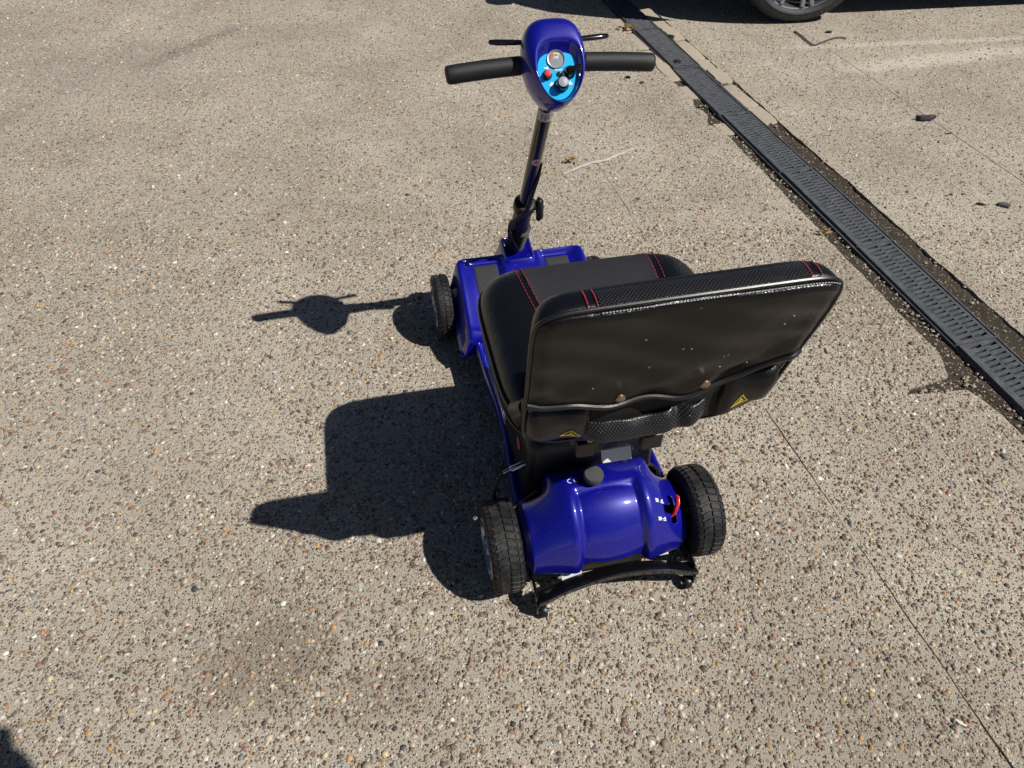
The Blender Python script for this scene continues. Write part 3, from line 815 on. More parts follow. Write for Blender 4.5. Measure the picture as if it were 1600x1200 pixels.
# rear panel, ends in a piped hem
def hem(x): return -.042 - .012 * math.cos(x * 14 + .3) + .03 * sstep(.08, .2, x) - .002 * math.sin(x * 60)
def rear(u, v):
    x = .2005 * u; b0 = hem(x); yb = BH * .99 * (1 - (abs(x) / (BW * .998)) ** 11.) ** (1 / 11.) if abs(x) < BW * .998 else 0
    b = b0 + (max(yb, b0 + .01) - b0) * v
    ex = sstep(1.02, .90, abs(u)); ev = sstep(1., .96, v)
    t = .016 + .0085 * ex * ev + .003 * math.sin(u * 5 + 1) * math.sin(v * 4) * ex * ev
    t += .004 * sstep(.2, 0, v) * math.sin(x * 40) * ex
    t += .0022 * math.sin(x * 31 + v * 9) * math.sin(v * 11 + x * 13) * ex * ev + .0016 * math.sin(x * 63 - v * 17) * sstep(.45, 0, v) * ex
    return bp(x, b, t)
rp = MB().grid(rear, lin(-1, 1, 80), lin(0, 1, 44)).build('rear_panel', 'leather_back', back, ang=80, solid=.003)
m = MB().tube([rear(u, 0) + BT * .0015 for u in lin(-1, 1, 90)], .0042, 8)
m.build('hem_piping', 'piping', back)
def place_rivet(x, dv, par=None):
    u = x / .2005; p = rear(u, dv); MB().lathe([(.0, .0038), (.005, .0034), (.0075, .0018), (.0078, -.002)], p, BT, 20).build('rivet', 'rivet', back)
place_rivet(-.068, .06); place_rivet(.058, .08)
# scuffs and nicks
m = MB()
for i in range(13):
    u, v = random.uniform(-.75, .95), random.uniform(.15, .98)
    p = rear(u, v); r = random.uniform(.0006, .0014); d = Vector((1, 0, 0)) * r + BU * random.uniform(-r, r)
    m.tube([p - d + BT * .0003, p + BT * .0004, p + d + BT * .0003], [r * .3, r * .7, r * .3], 6, flat=.5)
tag(m.build('nick', 'white_thread', back), kind='stuff')
# lower lobes either side of the open pocket
def lobe(sg):
    def f(u, v):
        x0, x1 = (-.203, -.098) if sg < 0 else (.100, .198)
        b0, b1 = -.142, -.050 + (.02 if sg > 0 else 0)
        x = x0 + (x1 - x0) * u; b = b0 + (b1 - b0) * v + (.012 * sg * (u - .5))
        e = (1 - abs(2 * u - 1) ** 5) * (1 - abs(2 * v - 1) ** 4)
        return bp(x, b, -.004 + .036 * e ** .6 + .004 * math.sin(u * 7 + v * 3))
    return f
for sg in (-1, 1):
    f = lobe(sg)
    lb = MB().grid(f, lin(0, 1, 30), lin(0, 1, 26)).build('lower_lobe', 'leather_back', back, ang=80)
    # warning triangle, flat print following the lobe
    cu, cv = (.66, .42) if sg < 0 else (.40, .46)
    def q(x, y): # metres -> lobe params
        p = Vector(f(cu + x / .105, cv + y / .092)); return p + BT * .0011
    T = [(-.0165, -.0085), (.0165, -.0085), (.0, .0115)]; Ti = [(-.0125, -.0062), (.0125, -.0062), (.0, .0086)]
    m = MB()
    for i in range(3):
        j = (i + 1) % 3; n_ = 6
        for k in range(n_):
            g = lambda L_, t_: q(L_[i][0] + (L_[j][0] - L_[i][0]) * t_, L_[i][1] + (L_[j][1] - L_[i][1]) * t_)
            m.add([g(T, k / n_), g(T, (k + 1) / n_), g(Ti, (k + 1) / n_), g(Ti, k / n_)], [(0, 1, 2, 3)])
    for cx, cy, w_, h_, an in ((-.003, -.003, .012, .0022, .5), (.003, -.001, .009, .002, -.7), (.0, -.0045, .012, .0018, 0.), (-.001, .002, .006, .002, 1.2)):
        c_, s_ = math.cos(an), math.sin(an)
        m.add([q(cx + (a * c_ - b * s_), cy + (a * s_ + b * c_)) for a, b in ((-w_ / 2, -h_ / 2), (w_ / 2, -h_ / 2), (w_ / 2, h_ / 2), (-w_ / 2, h_ / 2))], [(0, 1, 2, 3)])
    tag(m.build('warning_label', 'yellow_ink', back, smooth=False), 'yellow pinch warning triangle on black leather')
    MB().tube([f(u, 1) + BT * .006 for u in lin(0, 1, 24)] , .0038, 8).build('lobe_piping', 'piping', back)
MB().box(bp(.0, -.092, .0155), (.205, .006, .078)).build('pocket_shade', 'dark_hole', back)  # proud black plate; its colour stands in for shade in the open pocket
# bulging carry strap across the pocket
def strap(u, v):
    x = -.118 + .205 * u; b = -.150 + .050 * v + .010 * u + .002 * math.sin(u * 9)
    t = .012 + .034 * math.sin(PI * min(max(.08 + .8 * v, 0), 1)) * sstep(-.12, .18, u) * sstep(1.12, .82, u)
    t += -.012 * math.exp(-((u - .74) / .05) ** 2) * v + .0012 * math.sin(u * 23) * v
    return bp(x, b, t)
stp = MB().grid(strap, lin(0, 1, 60), lin(0, 1, 20)).build('carry_strap', 'strap_leather', back, ang=80, solid=.003)
m = MB().tube([strap(u, 0) + BT * .001 for u in lin(0, 1, 40)], .0035, 8); m.tube([strap(0, v) for v in lin(0, 1, 10)], .003, 8)
m.build('strap_piping', 'piping', back)
for u in (.10, .80):
    MB().lathe([(.0, .0032), (.0045, .003), (.0065, .0015), (.0066, -.002)], strap(u, .12), BT, 18).build('rivet', 'rivet', back)
# crumpled leather fold at the seat hinge
for sx in (-.19, .185):
    MB().tube([bp(sx, -.10, -.02), bp(sx * 1.04, -.135, -.035), (BC.x + sx, .02, .485)], [.012, .016, .010], 14).build('hinge_boot', 'black_plastic', sco)
# seat support
m = MB(); m.box((X0, .13, .445), (.24, .24, .03)); m.box((X0, .02, .44), (.20, .02, .05)); m.build('seat_plate', 'black_satin', sco, bevel=.003)
m = MB(); m.box((.022, -.018, .435), (.036, .016, .034)); m.build('bracket_block', 'black_plastic', sco, bevel=.003)
m = MB(); m.box((-.088, -.012, .435), (.032, .016, .034)); m.build('bracket_block', 'black_plastic', sco, bevel=.003)
m = MB(); m.box((-.022, .008, .375), (.052, .005, .024), Matrix.Rotation(R(-35), 3, 'X')); m.build('bracket_plate', 'white_label', sco, bevel=.001)
m = MB(); m.tube([(X0, .22, .10), (X0, .22, .45)], .026, 24); m.tube([(-.05, .03, .37), (-.05, .03, .43)], .010, 12); m.build('seat_post', 'black_satin', sco)

# battery box
def bbox():
    m = MB(); xs0, xs1, y0, y1 = -.150, .122, .128, .36
    def rg(z, ins_):
        pts = []
        for cx, cy, a0 in ((xs1, y1, 0), (xs0, y1, 90), (xs0, y0, 180), (xs1, y0, 270)):
            sx = 1 if cx == xs1 else -1; sy = 1 if cy == y1 else -1; r = .025
            for i in range(6):
                an = R(a0 + i * 18); pts.append((cx - sx * (r + ins_) + r * math.cos(an), cy - sy * (r + ins_) + r * math.sin(an), z))
        return pts
    b = m.rings([rg(.102, .0), rg(.14, .0), rg(.142, .003), rg(.150, .003), rg(.152, 0), rg(.24, .004), rg(.262, .010), rg(.272, .022)]).build('battery_box', 'black_satin', sco, ang=45)
    MB().lathe([(0, .0012), (.013, .0012), (.0135, 0)], (-.1495, .20, .205), (-1, 0, .06), 28).build('sticker', 'red_label', b)
    MB().lathe([(.0062, 0), (.0068, .002), (.0068, .030), (.0058, .032), (.004, .034), (.004, .05)], (-.147, .152, .20), (-1, -.25, -.05), 20).build('charger_plug', 'silver', b, ang=40)
bbox()
cp = [(-.178, .144, .198), (-.200, .135, .192), (-.218, .118, .165), (-.212, .105, .130), (-.188, .105, .118), (-.150, .118, .125), (-.125, .125, .14)]
MB().tube(smooth_path(cp, 40), .0042, 10).build('power_cable', 'black_satin', sco)

# rear cover over motor and axle
HUMP = [(.138, .150), (.128, .190), (.100, .207), (.060, .210), (.022, .200), (-.012, .170), (-.034, .125), (-.040, .082)]
SHOU = [(.124, .090), (.116, .120), (.095, .137), (.062, .146), (.030, .144), (.002, .125), (-.016, .098), (-.020, .070)]
CX = -.010
def cover(x, t):
    d = abs(x - CX)
    kk = sstep(.12, .38, t); wgt = sstep(.118, .098, d) * (1 - kk) + sstep(.172, .070, d) * kk
    h = lerp_prof(HUMP, t); s_ = lerp_prof(SHOU, t)
    y = s_[0] + (h[0] - s_[0]) * wgt; z = s_[1] + (h[1] - s_[1]) * wgt
    ax = Vector((0, .045, .09)); p = Vector((0, y, z)); nrm = (p - ax).normalized()
    off = -.0095 * sstep(.065, .051, d - .006 * t) * sstep(.40, .445, t)      # recessed middle panel
    off += .0025 * math.exp(-((d - .072 - .006 * t) / .011) ** 2) * sstep(.33, .45, t)
    off += .008 * (1 - (d / .06) ** 2) * sstep(.40, .46, t) if d < .06 else 0
    off -= .03 * sstep(.150, .172, d) ** 2                                   # ends roll inwards
    p += nrm * off
    if t > .85: p.z += .016 * sstep(.062, .052, d) * (t - .85) / .15
    return Vector((x, p.y, p.z))
def cov_n(x, t):
    e = 1e-3; a = cover(x + e, t) - cover(x - e, t); b = cover(x, min(t + e, 1)) - cover(x, max(t - e, 0))
    n_ = a.cross(b).normalized(); return n_ if n_.z > 0 or n_.y < -.5 else -n_
xs = lin(-.182, .156, 136); ts = lin(0, 1, 72)
slot = lambda x, t: (.112 < x < .124 and .52 < t < .72) or (.098 < x < .113 and .60 < t < .66)
cv = MB().grid(cover, xs, ts, skip=slot).build('rear_cover', 'blue', sco, ang=60, solid=.003)
MB().box((.112, .03, .09), (.05, .06, .05)).build('lever_slot', 'dark_hole', cv)
def on(x, t, d): return cover(x, t) + cov_n(x, t) * d
lv = [on(.113, .69, -.004), on(.115, .66, .006), on(.119, .60, .014), on(.121, .555, .015), on(.1215, .54, .013)]
MB().tube(lv, [.003, .0048, .0062, .0060, .003], 14, flat=.6, flatdir=(1, 0, 0)).build('release_lever', 'red_plastic', cv)
# knob on top, screws, holes
MB().lathe([(.014, -.01), (.014, .014), (.0185, .016), (.0195, .019), (.0195, .027), (.0175, .030), (0, .0305)], (-.030, .078, .206), (0, -.12, 1), 30).build('seat_lock_knob', 'knob_grey', cv, ang=40)
for x, t in ((-.062, .16), (.048, .19)):
    MB().lathe([(.0085, -.004), (.0085, .0012), (.0065, .0015), (.006, -.002), (0, -.002)], cover(x, t), cov_n(x, t), 20).build('screw_recess', 'dark_hole', cv, ang=30)
    MB().lathe([(.004, 0), (.0038, .0016), (0, .002)], cover(x, t) + cov_n(x, t) * -.001, cov_n(x, t), 14).build('screw', 'silver', cv)
# CE mark and lever pictograms: flat print on the cover
def ts_per_m(x, t): return 1. / max(1e-3, (cover(x, min(t + .02, 1)) - cover(x, t - .02)).length / .04)
def printer(x0, t0):
    k = ts_per_m(x0, t0)
    return lambda a, b: on(x0 + a, t0 - b * k, .0007)
m = MB()
def arc_print(q, cx, r0, r1, a0, a1, n=12):
    for i in range(n):
        vs = [q(cx + r * math.cos(R(a)), r * math.sin(R(a))) for a in (a0 + (a1 - a0) * i / n, a0 + (a1 - a0) * (i + 1) / n) for r in (r0, r1)]
        m.add(vs, [(0, 1, 3, 2)])
q = printer(-.071, .345)
arc_print(q, -.002, .0042, .0058, 75, 285); arc_print(q, .0105, .0042, .0058, 75, 285)
m.add([q(.0055, -.0007), q(.0105, -.0007), q(.0105, .0007), q(.0055, .0007)], [(0, 1, 2, 3)])
m.build('ce_mark', 'white_ink', cv, smooth=False)
m = MB()
def bar_print(q, x0, y0, x1, y1, w_):
    d = Vector((x1 - x0, y1 - y0)); n_ = Vector((-d.y, d.x)).normalized() * w_ / 2
    m.add([q(x0 + n_.x, y0 + n_.y), q(x1 + n_.x, y1 + n_.y), q(x1 - n_.x, y1 - n_.y), q(x0 - n_.x, y0 - n_.y)], [(0, 1, 2, 3)])
for x0, t0, lock in ((.088, .585, 0), (.088, .70, 1)):
    q = printer(x0, t0)
    arc_print(q, -.0042, .0022, .0036, 0, 360, 14)                      # wheel
    for a in (45, 135): bar_print(q, -.0042 - .0050 * math.cos(R(a)), -.0050 * math.sin(R(a)), -.0042 + .0050 * math.cos(R(a)), .0050 * math.sin(R(a)), .0011)
    bar_print(q, .0035, -.0040, .0105, -.0040, .0016); bar_print(q, .0035, -.0040, .0062, .0012, .0014); bar_print(q, .0062, .0012, .0095, .0030, .0014); bar_print(q, .0062, .0012, .0100, -.0036, .0012)
    if lock: bar_print(q, -.0005, 0, .0040, 0, .0012)
    arc_print(q, .0078, 0, .0016, 0, 360, 8)
tag(m.build('lever_pictogram', 'white_ink', cv, smooth=False), kind='stuff')
# axle tube with labels
ax_ = MB().tube([(-.16, .047, .095), (.15, .047, .095)], .042, 28).build('motor_axle', 'black_satin', sco)
MB().box((-.01, -.008, .066), (.19, .03, .036)).build('motor_mount', 'black_satin', sco, bevel=.006)
m = MB(); m.box((-.092, -.026, .062), (.042, .004, .034), Matrix.Rotation(R(-40), 3, 'X')); m.build('motor_label', 'white_label', sco, bevel=.0008)
m = MB(); m.box((.095, -.016, .066), (.036, .004, .026), Matrix.Rotation(R(-40), 3, 'X')); m.build('motor_label', 'white_label', sco, bevel=.0008)

# anti-tip bar
bar_p = [(-.180 + .012, -.060, .040), (-.150, -.060, .048), (-.10, -.054, .062), (-.01, -.049, .073), (.08, -.054, .066), (.13, -.060, .052), (.158, -.060, .042)]
rgs = []
for p_ in smooth_path(bar_p, 40):
    x, y, z = p_; hw, hz, c_ = .0150, .0085, .0025
    rgs.append([(x, y + a, z + b - a * .35) for a, b in ((-hw + c_, -hz), (hw - c_, -hz), (hw, -hz + c_), (hw, hz - c_), (hw - c_, hz), (-hw + c_, hz), (-hw, hz - c_), (-hw, -hz + c_))])
at = MB().rings(rgs).build('anti_tip_bar', 'black_gloss', sco, ang=35)
for x in (-.170, .152):
    m = MB(); m.box((x, -.022, .048), (.006, .09, .036)); m.box((x, -.068, .030), (.006, .022, .03)); m.build('bracket', 'black_gloss', at, bevel=.003)
    xc = x + (.012 if x < 0 else -.010)
    MB().lathe([(.004, -.007), (.0125, -.0065), (.0138, -.0045), (.0138, .0045), (.0125, .0065), (.004, .007)], (xc, -.071, .0140), (1, 0, 0), 24).build('tip_wheel', 'black_plastic', at, ang=40)
    MB().tube([(xc - .013, -.071, .0140), (xc + .013, -.071, .0140)], .0035, 10).build('wheel_bolt', 'silver', at)

# ------------------------------------------------------------------ parked car beyond the drain: x forward, y to its left
def make_car():
    yaw = math.atan2(-.123, -1.)                      # nose to the left of the picture
    car = empty('parked_car', (0, 0, 0), yaw)
    tag(car, 'parked grey car with multi-spoke alloy wheel beyond the concrete yard', 'car')
    WR, HWID = .345, .93
    XF, XR = 0., -2.62
    # place so that the near front tyre touches the ground at the measured point
    fwd = Vector((math.cos(yaw), math.sin(yaw), 0)); left = Vector((-math.sin(yaw), math.cos(yaw), 0))
    near = Vector((1.455, 3.855, 0)); car.location = near - left * (HWID - .015)
    def halfw(x):
        f = sstep(1.06, .55, x) if x > 0 else sstep(-3.55, -2.9, x)
        return HWID * (.60 + .40 * f ** .6)
    def zlow(x):
        z = .24 + .10 * sstep(.55, 1.05, x) + .10 * sstep(-3.1, -3.5, x)
        for xw in (XF, XR):
            d = abs(x - xw)
            if d < .41: z = max(z, WR + math.sqrt(.41 ** 2 - d * d))
        return z
    def ztop(x):
        return .72 + .32 * sstep(1.1, .35, x) + .06 * sstep(.3, -.6, x) - .25 * sstep(-3.3, -3.58, x)
    xs = [1.06, 1.04, 1.0, .92, .82, .7, .56] + lin(.43, -.43, 25) + lin(-.5, -2.15, 12) + lin(-2.19, -3.05, 25) + [-3.15, -3.3, -3.42, -3.5, -3.55, -3.57]
    def sec(x, v):
        # v: 0 sill .. 1 shoulder .. 2 centre line
        hw, zl, zt = halfw(x), zlow(x), ztop(x)
        if v <= 1: return hw - .045 * (1 - v) ** 2 - .06 * sstep(.75, 1, v), zl + (zt - zl) * v
        k = v - 1; return (hw - .06) * (1 - k), zt + .03 * math.sin(k * PI / 2)
    vs_ = [0, .06, .15, .3, .5, .7, .85, .95, 1., 1.06, 1.2, 1.5, 1.8, 2.]
    m = MB()
    for sg in (-1, 1): m.grid(lambda x, v: (x, sg * sec(x, v)[0], sec(x, v)[1]), xs, vs_)
    for x in (xs[0], xs[-1]): m.add([(x, sg * sec(x, v)[0], sec(x, v)[1]) for sg in (-1, 1) for v in (0, 2)], [(0, 1, 3, 2)])
    m.build('body', 'car_paint', car, ang=35)
    m = MB(); m.box((-1.32, 0, .30), (3.9, 1.32, .16)); m.box((XF, 0, .55), (.86, 1.3, .5)); m.box((XR, 0, .55), (.86, 1.3, .5)); m.build('underbody', 'black_plastic', car)
    # cabin
    cab = [(-.05, 1.06, .80), (-.75, 1.54, .64), (-1.3, 1.60, .62), (-2.4, 1.56, .60), (-3.05, 1.42, .60), (-3.42, 1.05, .72)]
    def cabf(t, v):
        x, z, hw = lerp_prof(cab, t); zb = ztop(x) - .02
        if v <= 1: return x, (.82 + (hw - .82) * v) if x < -.3 else .78 + (hw - .78) * v, zb + (z - .04 - zb) * v
        return x, hw * (2 - v), z - .04 + .05 * math.sin((v - 1) * PI / 2)
    m = MB()
    for sg in (-1, 1): m.grid(lambda t, v: (cabf(t, v)[0], sg * cabf(t, v)[1], cabf(t, v)[2]), lin(0, 1, 30), [0, .5, 1., 1.3, 1.7, 2.])
    m.build('roof', 'car_paint', car, ang=50)
    for sg in (-1, 1):
        for t0, t1 in ((.20, .44), (.47, .68), (.71, .86)):
            m = MB().grid(lambda t, v: (cabf(t, v)[0], sg * (cabf(t, v)[1] + .006), cabf(t, v)[2]), lin(t0, t1, 10), [.12, .5, .9]); m.build('side_window', 'car_glass', car)
        m = MB(); m.tube([(-.42, sg * .88, 1.04), (-.44, sg * 1.0, 1.08), (-.45, sg * 1.08, 1.08)], [.03, .07, .05], 12); m.build('door_mirror', 'car_paint', car)
        m = MB(); m.box((.93, sg * .60, .74), (.1, .28, .1)); m.build('headlight', 'lamp_clear', car, bevel=.03)
        m = MB(); m.box((-3.52, sg * .58, .86), (.08, .2, .2)); m.build('tail_light', 'lamp_red', car, bevel=.02)
        for dx in (-.9, -1.85): m = MB(); m.box((dx - .25, sg * .935, .88), (.18, .02, .03)); m.build('door_handle', 'car_paint', car, bevel=.008)
    for t0, t1, nm in ((.03, .19, 'windscreen'), (.84, .97, 'rear_window')):
        m = MB().grid(lambda t, y: (lerp_prof(cab, t)[0] + (.02 if t < .5 else -.02), y * .9 * lerp_prof(cab, t)[2], lerp_prof(cab, t)[1] + .018), lin(t0, t1, 8), lin(-1, 1, 8)); m.build(nm, 'car_glass', car)
    # wheels
    def cwheel(x, sg):
        e = bpy.data.objects.new('wheel', None); col.objects.link(e); e.parent = car; e.location = (x, sg * (HWID - .13), WR - .002)
        m = MB(); W = .115
        m.lathe([(.275, -W), (.30, -W), (.335, -W * .85), (WR, -W * .55), (WR, W * .62), (.338, W * .86), (.325, W * 1.0), (.308, W * 1.04), (.300, W * 1.035), (.297, W * 1.05), (.288, W * 1.02), (.279, W * .92), (.275, W * .85)], (0, 0, 0), (0, sg, 0), 72)
        m.build('tyre', 'car_rubber', e, ang=35)
        m = MB(); m.lathe([(.279, -W * .8), (.262, -W * .5), (.262, W * .5), (.272, W * .86), (.281, W * .90), (.279, W * .80)], (0, 0, 0), (0, sg, 0), 72)
        for k in range(10):
            an0 = 2 * PI * k / 10 + .16
            for dv in (-.09, .09):
                a0 = an0 + dv * .4; a1 = an0 + dv
                p0 = Vector((math.cos(a0) * .05, sg * W * .62, math.sin(a0) * .05)); p1 = Vector((math.cos(a1) * .268, sg * W * .84, math.sin(a1) * .268))
                m.tube([p0, p0.lerp(p1, .5), p1], [.016, .012, .013], 8, flat=.8)
        m.lathe([(0, W * .75), (.05, W * .72), (.07, W * .6), (.07, 0)], (0, 0, 0), (0, sg, 0), 24)
        m.build('rim', 'rim_silver', e, ang=40)
        m = MB(); m.lathe([(.0, W * .1), (.16, W * .1), (.16, -W * .2)], (0, 0, 0), (0, sg, 0), 32); m.build('brake_disc', 'black_satin', e)
    for x in (XF, XR):
        for sg in (-1, 1): cwheel(x, sg)
    return car
make_car()

# ------------------------------------------------------------------ litter
def gpt(x, y, z=0.): return Vector((x, y, z))
def pix(u, v):
    """ground point under a photograph pixel (1600 px wide)"""
    p = R(45.94); f = 1109.; a = (u - 800) / f; b = (600 - v) / f
    d = Vector((a, math.cos(p) + b * math.sin(p), -math.sin(p) + b * math.cos(p)))
    return Vector((0, 0, CAM_H)) + d * (-CAM_H / d.z)
simple('putty', (.42, .39, .33), .7, bstr=.4); simple('dark_strip', (.05, .05, .048), .6); simple('leaf', (.28, .17, .06), .7)
simple('black_chip', (.012, .011, .011), .6, bstr=.5); simple('slate_chip', (.06, .058, .066), .6, bstr=.5); simple('pale_stone', (.62, .58, .5), .6, bstr=.4)
pts = [pix(*p) + Vector((0, 0, .004)) for p in ((880, 274), (898, 265), (922, 256), (945, 251), (960, 245), (978, 238), (993, 232))]
tag(MB().tube(smooth_path([tuple(p) for p in pts], 40), [.0014 + .0075 * math.sin(PI * min(1, i / 39 * 1.02)) ** .5 * (1 + .3 * math.sin(i * 1.3)) for i in range(40)], 8, flat=.45, flatdir=(0, 0, 1)).build('sealant_strip', 'putty'), 'pale grey peeled sealant strip lying across the concrete joint', 'strip')
pts = [pix(*p) + Vector((0, 0, .006)) for p in ((1241, 50), (1252, 58), (1264, 68), (1272, 72), (1284, 68), (1300, 62), (1312, 60), (1323, 62))]
tag(MB().tube(smooth_path([tuple(p) for p in pts], 40), [.002] + [.0048] * 38 + [.002], 8, flat=.6, flatdir=(0, 0, 1)).build('rubber_strip', 'dark_strip'), 'bent dark rubber strip lying on the concrete near the car wheel', 'strip')
def chip(name, u, v, rx, ry, ang, h, mat, label, cat, curl=0., n=11, group=None):
    c = pix(u, v); m = MB(); rm = Matrix.Rotation(R(ang), 3, 'Z')
    out = []
    for k in range(n):
        a = 2 * PI * k / n; j = random.uniform(.72, 1.18); out.append((math.cos(a) * rx * j, math.sin(a) * ry * j))
    rg = []
    for s_, z in ((.94, .0005), (1., h * .4), (.85, h), (.35, h * 1.1)):
        rg.append([c + rm @ Vector((x * s_, y * s_, z + curl * (x / rx) ** 2 * h)) for x, y in out])
    o = m.rings(rg).build(name, mat, ang=35); tag(o, label, cat, group); return o
chip('black_flap', 1444, 187, .045, .017, 8, .012, 'black_chip', 'curled black rubber scrap beside the thin joint line', 'scrap', .8)
chip('dark_twig', 1483, 209, .018, .003, 15, .004, 'black_chip', 'thin dark twig touching the thin joint line', 'twig')
chip('slate_chip', 1568, 322, .022, .015, -12, .008, 'slate_chip', 'grey slate chip lying on open concrete right of the drain', 'stone')
chip('black_chip', 1531, 320, .016, .005, -15, .006, 'black_chip', 'small black scrap next to the grey slate chip', 'scrap')
chip('black_crumb', 1295, 51, .018, .010, 10, .008, 'black_chip', 'black crumb of rubber behind the bent dark strip', 'scrap')
chip('drain_scrap', 1058, 99, .020, .022, 40, .012, 'black_chip', 'black scrap lying on top of the drain grate', 'scrap')
chip('edge_scrap', 1048, 60, .018, .022, 35, .014, 'black_chip', 'square black scrap on the pale blocks beside the drain', 'scrap')
chip('pale_shard', 1500, 1131, .012, .0035, -35, .005, 'pale_stone', 'long white stone shard beside the concrete joint', 'stone')
chip('dark_chip', 981, 122, .011, .008, 0, .009, 'black_chip', 'small black chip on the concrete below the right handlebar grip', 'stone')
chip('grey_chip', 1003, 130, .012, .008, 30, .007, 'slate_chip', 'flat grey chip between the black chip and the pale drain blocks', 'stone')
# dried leaves
def leafpile(u, v, n, spread, label):
    c = pix(u, v); m = MB()
    for i in range(n):
        p = c + Vector((random.gauss(0, spread), random.gauss(0, spread * .6), .004 + random.random() * .016)); an = random.uniform(0, 6.3); l_ = random.uniform(.008, .02)
        d = Vector((math.cos(an), math.sin(an), random.uniform(-.4, .4))) * l_; q_ = Vector((-math.sin(an), math.cos(an), random.uniform(-.3, .3))) * l_ * .35
        p.z = max(p.z, abs(d.z) + abs(q_.z) + .001)
        m.add([p - d, p + q_ + Vector((0, 0, .003)), p + d, p - q_ + Vector((0, 0, .003))], [(0, 1, 2), (0, 2, 3)])
    o = m.build('dried_leaves', 'leaf', smooth=False, solid=.0006); tag(o, label, 'leaves', kind='stuff')
leafpile(981, 46, 26, .026, 'small heap of dried brown leaves at the edge of the drain')
leafpile(893, 254, 10, .012, 'few dried brown leaf crumbs beside the pale strip')
leafpile(1285, 366, 8, .012, 'red-brown leaf scraps in the dirt beside the drain')

# ------------------------------------------------------------------ the person taking the picture, whose hands throw the shadow on the concrete
simple('jacket', (.03, .032, .04), .85, grain=300, bstr=.5); simple('jeans', (.03, .045, .09), .85, grain=400, bstr=.5)
simple('skin', (.42, .25, .18), .5); simple('hair', (.05, .035, .025), .6, bstr=.6); simple('shoe', (.03, .03, .03), .6)
PX, PY = .10, -.50
def skin(name, mat, joints, bones, parent, sub=2):
    me = bpy.data.meshes.new(name); me.from_pydata([j[:3] for j in joints], bones, [])
    o = bpy.data.objects.new(name, me); col.objects.link(o)
    if parent: o.parent = parent
    m = o.modifiers.new('skin', 'SKIN'); m.use_smooth_shade = True
    if not me.skin_vertices: me.attributes.new('skin', 'FLOAT', 'POINT')
    for i, j in enumerate(joints):
        r = j[3] if isinstance(j[3], tuple) else (j[3], j[3])
        me.skin_vertices[0].data[i].radius = r; me.skin_vertices[0].data[i].use_root = i == 0
    m2 = o.modifiers.new('sub', 'SUBSURF'); m2.levels = sub; m2.render_levels = sub
    me.materials.append(MATS[mat]); return o
per = empty('person', (PX, PY, 0)); tag(per, 'standing person in dark jacket and jeans holding up a phone', 'person')
J = [(0, 0, .93, (.15, .10)), (0, 0, 1.10, (.14, .095)), (0, .01, 1.28, (.16, .105)), (0, .0, 1.40, (.13, .08)), (0, .02, 1.50, .055), (0, .05, 1.60, (.075, .09)), (0, .05, 1.68, (.075, .09)), (0, .04, 1.73, (.04, .05)),
     (.19, 0, 1.39, .06), (.25, .14, 1.20, .045), (.20, .32, 1.25, .038), (.115, .435, 1.30, .027),
     (-.19, 0, 1.39, .06), (-.30, .12, 1.20, .045), (-.26, .30, 1.25, .038), (-.18, .435, 1.30, .027)]
skin('body', 'skin', J, [(0, 1), (1, 2), (2, 3), (3, 4), (4, 5), (5, 6), (6, 7), (3, 8), (8, 9), (9, 10), (10, 11), (3, 12), (12, 13), (13, 14), (14, 15)], per)
Jj = [(0, 0, .90, (.165, .115)), (0, 0, 1.10, (.155, .11)), (0, .01, 1.28, (.175, .12)), (0, .0, 1.42, (.14, .09)), (0, .01, 1.47, .07),
      (.20, 0, 1.39, .072), (.255, .14, 1.195, .056), (.205, .31, 1.245, .05), (.13, .41, 1.29, .042), (-.20, 0, 1.39, .072), (-.305, .12, 1.195, .056), (-.265, .29, 1.245, .05), (-.19, .41, 1.29, .042)]
skin('jacket', 'jacket', Jj, [(0, 1), (1, 2), (2, 3), (3, 4), (3, 5), (5, 6), (6, 7), (7, 8), (3, 9), (9, 10), (10, 11), (11, 12)], per)
Jl = [(0, 0, .95, (.165, .115)), (.10, 0, .82, .085), (.11, .02, .48, .062), (.11, -.01, .10, .050), (-.10, 0, .82, .085), (-.11, .02, .48, .062), (-.11, -.01, .10, .050)]
skin('trousers', 'jeans', Jl, [(0, 1), (1, 2), (2, 3), (0, 4), (4, 5), (5, 6)], per)
for sx in (.11, -.11): skin('shoe', 'shoe', [(sx, -.05, .045, (.045, .042)), (sx, .06, .042, (.05, .04)), (sx, .16, .032, (.045, .03))], [(0, 1), (1, 2)], per)
Jh = [(0, .035, 1.62, (.085, .09)), (0, .03, 1.70, (.088, .10)), (0, .04, 1.755, (.05, .06))]
skin('hair', 'hair', Jh, [(0, 1), (1, 2)], per)
m = MB()
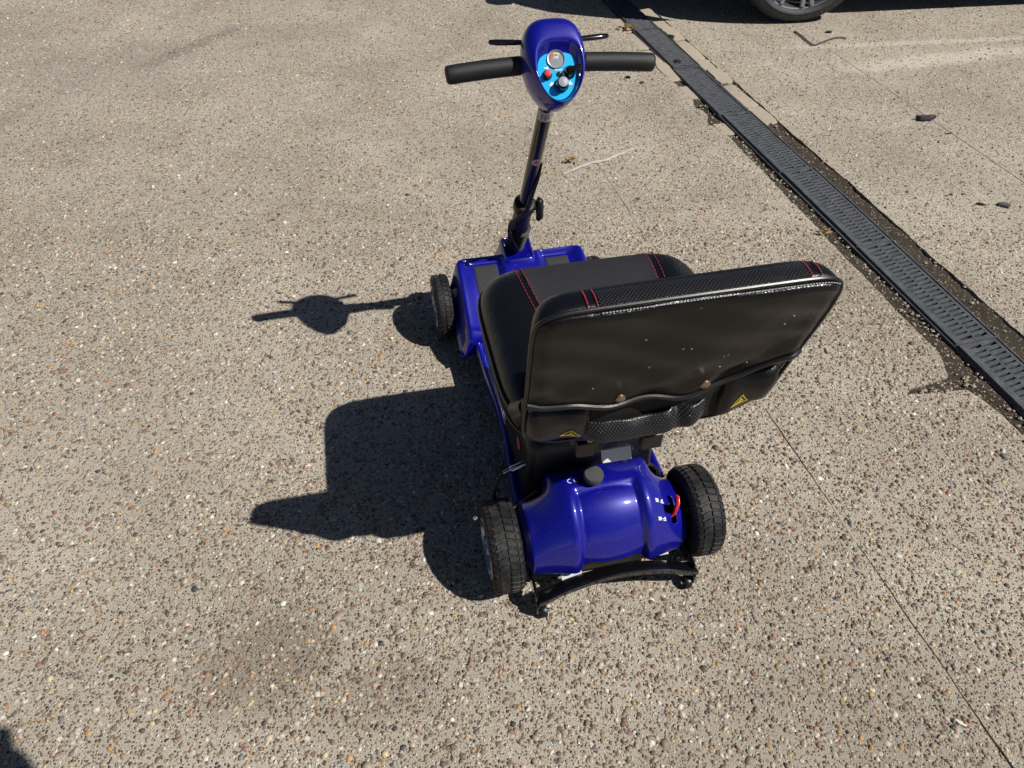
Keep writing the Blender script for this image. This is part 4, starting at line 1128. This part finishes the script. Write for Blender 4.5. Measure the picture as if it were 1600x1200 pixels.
for sx in (-.03, .03): m.lathe([(0, .012), (.012, .008), (.014, 0)], (sx, .135, 1.625), (0, 1, 0), 12)
m.lathe([(0, .035), (.010, .02), (.016, 0)], (0, .13, 1.59), (0, 1, -.3), 12); m.build('face_features', 'skin', per)
# phone behind the lens, gripped at both ends
fw = Vector((0, math.cos(R(45.94)), -math.sin(R(45.94)))); uw = Vector((0, math.sin(R(45.94)), math.cos(R(45.94))))
pc = Vector((.064, 0, CAM_H)) - uw * .02 - fw * .012
rm = Matrix((Vector((1, 0, 0)), uw, -fw)).transposed()
ph = empty('phone', pc); tag(ph, 'dark phone held up sideways in the hands of the standing person', 'phone')
MB().box((0, 0, 0), (.158, .076, .0085), rm).build('phone_body', 'black_gloss', ph, bevel=.003)
MB().box(-fw * .0047, (.150, .069, .0006), rm).build('screen', 'car_glass', ph)
def hand(sx):
    w0 = Vector((.115 + PX, .435 + PY, 1.30)) if sx > 0 else Vector((-.18 + PX, .435 + PY, 1.30))
    base = pc + Vector((sx * (.100 if sx > 0 else .092), 0, 0)) + uw * (.022 if sx > 0 else -.012) - fw * .012
    k = lambda v, r: (*(v - per.location), r)
    J = [k(w0, .024), k(w0.lerp(base, .55), (.030, .020)), k(base, (.034, .017))]; B = [(0, 1), (1, 2)]
    for i in range(4):
        r0 = base + uw * (.028 - .019 * i); kn = r0 + Vector((sx * .004, 0, 0)) + fw * .022
        tip = kn - Vector((sx * (.034 - .004 * abs(i - 1)), 0, 0)) + fw * .004
        n = len(J); J += [k(r0, .009), k(kn, .0085), k(tip, .0072)]; B += [(2, n), (n, n + 1), (n + 1, n + 2)]
    n = len(J); t0 = base - uw * .030 - fw * .004; t1 = t0 - Vector((sx * .022, 0, 0)) - fw * .008 + uw * .012; t2 = t1 - Vector((sx * .022, 0, 0)) + uw * .012
    J += [k(t0, .0105), k(t1, .0095), k(t2, .008)]; B += [(2, n), (n, n + 1), (n + 1, n + 2)]
    skin('hand', 'skin', J, B, per)
hand(1); hand(-1)
